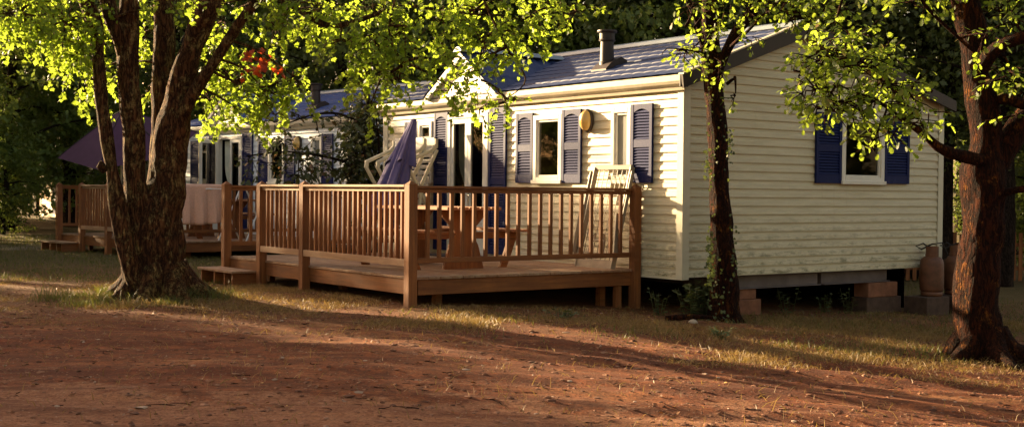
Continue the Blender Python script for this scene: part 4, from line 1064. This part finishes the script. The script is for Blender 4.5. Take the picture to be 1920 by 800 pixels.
def plant(src, px, d, sc, label, first={}):
    x = (px-960)/2350*d
    if src.name not in first: o = src; first[src.name] = 1
    else: o = copy_tree(src)
    o.location = (x, d, gh(x, d)-.05); o.rotation_euler.z = random.uniform(0, 6.28); s_ = sc*random.uniform(.94, 1.08); o.scale = (s_, s_, s_*random.uniform(.95, 1.1))
    tag(o, label, 'tree', GR); return o
left_l = 'green woodland tree in the dim wood beyond the left grass, left of the plum parasol'
mid_l = 'dark woodland tree rising behind the roofs of the two cream homes'
right_l = 'thin dark woodland tree behind the right end of the large home'
for px, d, s_, k in [(-120, 30, 1, 'a'), (20, 33, 1.05, 'a'), (130, 36, 1.1, 'a'), (-40, 40, 1.2, 'b'), (80, 46, 1.3, 'b'), (210, 45, 1.2, 'a'), (-180, 38, 1.2, 'b'), (300, 50, 1.3, 'b'), (-260, 46, 1.0, 'a'), (-420, 44, 1.1, 'b'), (10, 35, .75, 'a'), (5, 31, .55, 'd'), (-60, 34, .8, 'd'), (150, 40, .7, 'b'), (-160, 52, 1.4, 'b'), (20, 60, 1.5, 'b'), (160, 62, 1.5, 'a')]:
    plant({'a': fa, 'b': fb, 'c': fc, 'd': fd}[k], px, d, s_, left_l)
for px, d, s_, k in [(330, 37, 1.1, 'b'), (420, 34, 1.1, 'b'), (500, 36, 1.1, 'a'), (570, 33, 1.05, 'b'), (640, 31, 1.0, 'b'), (720, 29, 1.0, 'b'), (790, 31, 1.0, 'b'), (850, 28, 1.0, 'a'), (920, 30, 1.0, 'b'), (990, 28, 1.0, 'b'), (1060, 29, 1.05, 'a'), (1130, 27, 1, 'b'), (1200, 28, 1, 'a'), (1270, 26, .95, 'a'), (1340, 27, 1, 'b'), (1410, 26, .95, 'a'), (380, 48, 1.3, 'a'), (470, 50, 1.4, 'b'), (600, 46, 1.3, 'b'), (740, 44, 1.2, 'b'), (880, 43, 1.3, 'b'), (1020, 44, 1.3, 'b'), (1160, 42, 1.2, 'b'), (1300, 40, 1.2, 'b')]:
    plant({'a': fa, 'b': fb, 'c': fc}[k], px, d, s_, mid_l)
for px, d, s_, k in [(1480, 25, 1, 'b'), (1540, 27, 1, 'c'), (1600, 24, 1, 'c'), (1660, 27, 1, 'c'), (1715, 25, 1.0, 'c'), (1775, 24, .9, 'c'), (1830, 26, 1, 'c'), (1885, 23, .95, 'c'), (1950, 25, 1, 'c'), (1890, 31, 1.0, 'b'), (1955, 29, .8, 'd'), (1900, 35, .9, 'd'), (1850, 40, .9, 'd'), (1960, 34, 1.1, 'b'), (1920, 48, 1.3, 'a'), (1800, 50, 1.3, 'c'), (2020, 24, 1, 'b'), (2100, 26, 1.1, 'b'), (1450, 38, 1.2, 'b'), (1560, 37, 1.2, 'c'), (1740, 38, 1.2, 'c'), (1850, 38, 1.2, 'c'), (1950, 37, 1.2, 'b'), (2080, 40, 1.3, 'b')]:
    plant({'a': fa, 'b': fb, 'c': fc, 'd': fd}[k], px, d, s_, right_l)
# trees off to the left: they stand between the low sun and the clearing and make its shade
def shade_tree(src, wc, s_, hh, wide=1.0, top=False):
    # wc: position across the sun's direction, s_: distance towards the sun
    s1 = max(s_, 2.05*wc); hh += (s1-s_)*.20; s_ = s1
    x = -.80*s_+.60*wc; y = .60*s_+.80*wc
    o = src if 'label' not in src else copy_tree(src)
    h0 = {id(fa): 8.5, id(fb): 10, id(fc): 9, id(fd): 4.2}[id(src)]
    k = hh/h0*.86*1.16; wide /= 1.16; o.location = (x, y, -.1); o.scale = (wide*k, wide*k, k); o.rotation_euler.z = random.uniform(0, 6)
    tag(o, 'bushy tree left of the clearing, between it and the low sun', 'tree', 'bushy trees shading the clearing from the left'); return o
for wc, hh, wd in [(-3.5, 5, 1.3), (-.5, 5, 1.3), (2, 5, 1.25), (4.3, 4.6, 1.2), (5.5, 4.2, .7), (6.8, 3.4, .8), (7.9, 3.4, .45), (8.9, 2.0, .5), (10.0, 3.3, .7), (11.3, 3.3, .8), (12.8, 4.0, .9), (14.4, 4.0, .9), (23, 3.0, .6)]:
    shade_tree(fd, wc, 20, hh, wd)
for wc, hh, wd in [(-2, 5, 1.3), (1, 5, 1.3), (3.3, 5, 1.2), (4.9, 4.6, .8), (6.3, 4.1, .8), (10.5, 3.8, .8), (12.2, 3.9, .8)]:
    shade_tree(fd, wc, 23, hh, wd)
for x, y, k, s_ in [(-33, 25, 'b', 1.1), (-30, 22, 'b', 1.0), (-36.5, 28, 'b', 1.2), (-20.5, 42, 'a', .9), (-19, 47, 'a', 1), (-21, 21, 'b', .9), (-26, 18, 'a', 1), (-19, 14, 'a', .8), (17, 15, 'a', .9), (19, 12, 'b', 1), (-5, -12, 'a', 1.0), (1, -12, 'b', 1.1), (7, -11, 'a', 1.1), (12, -8, 'b', 1.1), (16, -3, 'a', 1.1), (18, 3, 'b', 1.1), (18, 10, 'a', 1.1), (-8, -16, 'b', 1.4), (4, -18, 'a', 1.4), (14, -14, 'b', 1.4), (23, 0, 'a', 1.4)]:  # trees added to dim the sky, shade the farthest home, darken window reflections
    o = copy_tree({'a': fa, 'b': fb}[k]); o.location = (x, y, gh(x, y)-.1); o.scale = (s_*1.1, s_*1.1, s_); o.rotation_euler.z = x
    tag(o, 'woodland tree added around the clearing to cut light and window reflections', 'tree', 'trees added around the clearing to cut light')
# picket fence beyond the right tree
T = empty('picket_fence', (9.6, 24, 0), R(4)); tag(T, 'low wooden picket fence seen between the trunks at the far right', 'fence')
zf = gh(9.6, 24)
m_ = MB()
for i in range(46): x = -3+i*.13; m_.box(x, x+.07, -.01, .01, zf+.05, zf+.95+.03*math.sin(i*5))
m_.build('picket', M['wood_z'], T).name = 'pickets'
m_ = MB(); m_.box(-3, 3, .011, .05, zf+.25, zf+.32); m_.box(-3, 3, .011, .05, zf+.7, zf+.77); m_.build('rail', M['wood_x'], T)

# ------------------------------------------------------------------ weeds by the home
def weed(loc, h, n, label, cat='plant', mat_=None, leaf=.05, group='weeds along the foot of the large home'):
    T = empty('weed', loc); tag(T, label, cat, group); pos, di, nr, sz = [], [], [], []; mb = MB()
    for k in range(n):
        a = random.uniform(0, 6.28); l_ = random.uniform(.0, .22); b = Vector((math.cos(a)*l_*.4, math.sin(a)*l_*.4, 0)); t_ = Vector((math.cos(a)*l_, math.sin(a)*l_, h*random.uniform(.6, 1)))
        mb.tube([b, (b+t_)/2+Vector((0, 0, .02)), t_], [.004, .003, .0015], 5, caps=False)
        for j in range(9):
            q = b.lerp(t_, .15+.85*j/9); aa = random.uniform(0, 6.28)
            pos.append(q); di.append(Vector((math.cos(aa), math.sin(aa), random.uniform(-.2, .5)))); nr.append(Vector((random.gauss(0, .3), random.gauss(0, .3), 1))); sz.append(leaf*random.uniform(.6, 1.3))
    mb.build('stems', M['ivy'], T, fix=False); leaf_mesh('leaves', pos, di, nr, sz, RHOMB, mat_ or M['ivy'], T)
    return T
def onground(px, py_d): x = (px-960)/2350*py_d; return (x, py_d, gh(x, py_d))
weed(onground(1300, 13.95), .42, 16, 'leafy weed clump left of the slender ivy clad oak, under the home corner', leaf=.08)
weed(onground(1322, 14.1), .5, 16, 'taller leafy weed right behind the slender oak base', leaf=.08)
weed(onground(1238, 14.1), .34, 7, 'thin upright weed beside the right foot of the nearer deck')
weed(onground(1480, 15.2), .36, 5, 'small weed right of the terracotta blocks under the steel beam', leaf=.06)
weed(onground(1548, 15.6), .3, 4, 'small weed in the dark gap midway between the two block piles', leaf=.06)
weed(onground(1594, 15.8), .34, 5, 'small weed just left of the orange block near the gas cylinders', leaf=.06)
weed(onground(1052, 12.6), .12, 12, 'low round green weed on the dry grass before the deck', leaf=.045)
weed(onground(1350, 11.8), .12, 12, 'low bright green weed tuft on the dirt before the slender oak', leaf=.045)
lg = MB(); lg.tube([(0, 0, 0), (.18, .03, .01), (.36, .0, .02), (.5, .02, .01)], [.025, .03, .028, .018], 12, nz=.3, nf=10)
o = lg.build('fallen_log', M['bark_oak'], smooth=True); q = onground(1268, 13.2); o.location = (q[0]-.1, q[1], q[2]+.03); tag(o, 'short reddish fallen branch on the grass by the slender oak', 'log')
for k, (px, d, s_, lb) in enumerate([(1302, 13.1, .05, 'pale round stone at the right end of the fallen branch'), (1560/2+0, 0, 0, '')]):
    if not d: continue
    q = onground(px, d); mb = MB(); bm = bmesh.new(); bmesh.ops.create_icosphere(bm, subdivisions=2, radius=s_)
    vs = [(v.co.x*(1+.3*noise.noise(v.co*20)), v.co.y, v.co.z*.6) for v in bm.verts]; fs = [tuple(x.index for x in f.verts) for f in bm.faces]; bm.free()
    o = MB().add(vs, fs).build('stone', M['stone'], smooth=True); o.location = (q[0], q[1], q[2]+.01); tag(o, lb, 'stone')

# ------------------------------------------------------------------ ground cover
def blocked(x, y):
    # inside the footprint of homes and decks
    for A_, a_ in ((HA, HR), (A2, R2)):
        c, s_ = math.cos(-a_), math.sin(-a_); dx, dy = x-A_[0], y-A_[1]; lx, ly = dx*c-dy*s_, dx*s_+dy*c
        if -6.7 < lx < .0 and .1 < ly < 4.9: return True
        if -5.45 < lx < -.72 and -3.1 < ly < .1: return True
    return False
def fbm(x, y, f): return noise.fractal(Vector((x*f, y*f, 1.7)), .9, 2.1, 4)
def scatter_grass(name, n, region, dens, hgt, wid, mat_, lean=.5):
    pos, di, nr, sz, hs = [], [], [], [], []
    x0, x1, y0, y1 = region; tries = 0
    while len(pos) < n and tries < n*14:
        tries += 1; x = random.uniform(x0, x1); y = random.uniform(y0, y1)
        if abs(x/y) > .47: continue
        if random.random() > dens(x, y) or blocked(x, y): continue
        pos.append((x, y, gh(x, y)-.003)); a = random.uniform(0, 6.28)
        di.append((math.cos(a)*lean*random.random()*1.6, math.sin(a)*lean*random.random()*1.6, 1)); b = random.uniform(0, 6.28); nr.append((math.cos(b), math.sin(b), .1))
        hs.append(hgt(x, y)*random.uniform(.45, 1.25))
    # blades: two-segment bent strips
    pos = np.array(pos); di = np.array(di); di /= np.linalg.norm(di, axis=1)[:, None]; nr = np.array(nr); hs = np.array(hs); N = len(pos)
    side = np.cross(di, nr); side /= np.linalg.norm(side, axis=1)[:, None]
    horiz = di*np.array([1, 1, 0]); hh = hs[:, None]
    w_ = wid*(.6+.8*RNG.random(N))[:, None]
    v0 = pos-side*w_; v1 = pos+side*w_; m0 = pos+di*hh*.55; v2 = m0-side*w_*.7; v3 = m0+side*w_*.7
    tip = pos+di*hh*.9+horiz*hh*.7+np.array([0, 0, .0]); V = np.stack([v0, v1, v3, v2, tip], 1).reshape(-1, 3)
    o = np.arange(N)*5
    me = bpy.data.meshes.new(name); q = np.stack([o, o+1, o+2, o+3], 1); t = np.stack([o+3, o+2, o+4], 1)
    loops = np.concatenate([q.ravel(), t.ravel()]); me.vertices.add(len(V)); me.vertices.foreach_set('co', V.ravel())
    me.loops.add(len(loops)); me.loops.foreach_set('vertex_index', loops.astype(np.int32)); me.polygons.add(2*N)
    me.polygons.foreach_set('loop_start', np.concatenate([np.arange(N)*4, 4*N+np.arange(N)*3]).astype(np.int32))
    me.update(calc_edges=True); me.materials.append(mat_)
    return tag(link(bpy.data.objects.new(name, me)), kind='stuff')
def d_tree(x, y): return math.hypot(x+4.05, (y-13.6)*1.0)
def dens_green(x, y):
    d = d_tree(x, y); v = 0
    if d < 1.5: v = max(v, (1.5-d)*.6*max(0, .2+1.3*fbm(x, y, 2)))
    if x < -3 and y > 16: v = max(v, .5+.5*fbm(x, y, .5))
    v = max(v, .9*max(0, 1-((x-3.9)/1.8)**2-((y-11.6)/.75)**2))      # beside the right oak
    if 10.5 < y < 15 and x > -1.5: v = max(v, .35*max(0, fbm(x, y, 1.1)))
    if y > 13.3+.0 and x > 2.0: v = max(v, .25)
    return v
def h_green(x, y):
    d = d_tree(x, y)
    return .16 if d < 1.1 else (.07 if y > 16 else .075)
scatter_grass('green_grass', 9000, (-5.7, -2.4, 12.3, 15.2), lambda x, y: max(0, (1.15-d_tree(x, y))*1.2)*max(0, .05+1.3*fbm(x, y, 2.6)), lambda x, y: .15*(.5+1.6*max(0, fbm(x, y, 3))), .0028, M['grass_green'])
scatter_grass('green_grass', 34000, (-12, 8.0, 10, 30), dens_green, h_green, .0035, M['grass_green'])
def dens_dry(x, y):
    b = fbm(x, y, .8)
    edge = 11.2-.35*max(0, x-0)*.6
    v = 0
    if y > edge-.9: v = min(1, (y-edge+.9)/1.2)*(.28+1.2*b)
    if y > 9.6 and y < 10.8 and 1.2 < x < 4.2: v = max(v, .25+.6*b)
    if x < -2 and y < 12.4: v *= .25
    v = max(v, .012+.03*max(0, fbm(x, y, 1.5)))
    return v
scatter_grass('dry_grass', 52000, (-6.5, 7.5, 6.4, 16.5), dens_dry, lambda x, y: .055+.05*max(0, fbm(x, y, 2.2)), .0022, M['grass_dry'], .9)
# pebbles and clods
def scatter_bits(name, n, mat_, smin, smax, region, dens):
    ico = bmesh.new(); bmesh.ops.create_icosphere(ico, subdivisions=1, radius=1); bv = np.array([v.co[:] for v in ico.verts]); bf = np.array([[v.index for v in f.verts] for f in ico.faces]); ico.free()
    pts = []
    while len(pts) < n:
        x = random.uniform(region[0], region[1]); y = region[2]+(region[3]-region[2])*random.random()**1.3
        if abs(x/y) > .46 or random.random() > dens(x, y) or blocked(x, y): continue
        pts.append((x, y, gh(x, y)))
    pts = np.array(pts); s_ = smin+(smax-smin)*RNG.random(n)**5
    V = bv[None]*(s_[:, None, None]*RNG.uniform(.55, 1.3, (n, 1, 3))*np.array([1.2, 1.2, .55]))*(1+.25*RNG.normal(size=(n, len(bv), 1)))+pts[:, None]
    F = (bf[None]+(np.arange(n)*len(bv))[:, None, None]).reshape(-1, 3)
    me = bpy.data.meshes.new(name); me.from_pydata(V.reshape(-1, 3).tolist(), [], F.tolist()); me.materials.append(mat_)
    return tag(link(bpy.data.objects.new(name, me)), kind='stuff')
def peb_mat():
    m, t, b = mat('gravel stones'); isl = nd(t, 'ShaderNodeNewGeometry').outputs['Random Per Island']
    c = ramp(t, isl, [(0, (.08, .03, .015)), (.6, (.20, .08, .035)), (.95, (.27, .14, .08)), (1, (.40, .30, .22))]); t.links.new(c, b.inputs['Base Color']); b.inputs['Roughness'].default_value = .9; return m
scatter_bits('pebbles', 12000, peb_mat(), .003, .022, (-5, 6, 6.4, 14), lambda x, y: .35+.65*max(0, fbm(x, y, .7)))
# litter
n = 4200; pos, di, nr, sz = [], [], [], []
while len(pos) < n:
    x = random.uniform(-7, 7); y = random.uniform(6.5, 17)
    if abs(x/y) > .46 or blocked(x, y): continue
    if random.random() > .04+1.3*max(0, fbm(x, y, .9)-.05)**1.3+(.35 if y > 11.5 else 0) and d_tree(x, y) > 1.8: continue
    pos.append((x, y, gh(x, y)+.006)); a = random.uniform(0, 6.28); di.append((math.cos(a), math.sin(a), random.uniform(-.1, .3))); nr.append((random.gauss(0, .35), random.gauss(0, .35), 1)); sz.append(random.uniform(.012, .042))
lf = leaf_mesh('fallen_leaves', pos, di, nr, sz, OAK, M['litter'], fold=-.3); tag(lf, kind='stuff')
tw_ = MB()
for k in range(420):
    x = random.uniform(-5, 6); y = random.uniform(6.6, 14)
    if abs(x/y) > .45 or blocked(x, y): continue
    a = random.uniform(0, 6.28); L = random.uniform(.04, .15)
    pts = [(x+math.cos(a+.3*j)*L*j/3, y+math.sin(a+.3*j)*L*j/3, gh(x+math.cos(a+.3*j)*L*j/3, y+math.sin(a+.3*j)*L*j/3)+.006) for j in range(4)]
    tw_.tube(pts, [.003, .0028, .002, .001], 5)
tag(tw_.build('fallen_twigs', M['bark_oak'], smooth=True, fix=False), kind='stuff')
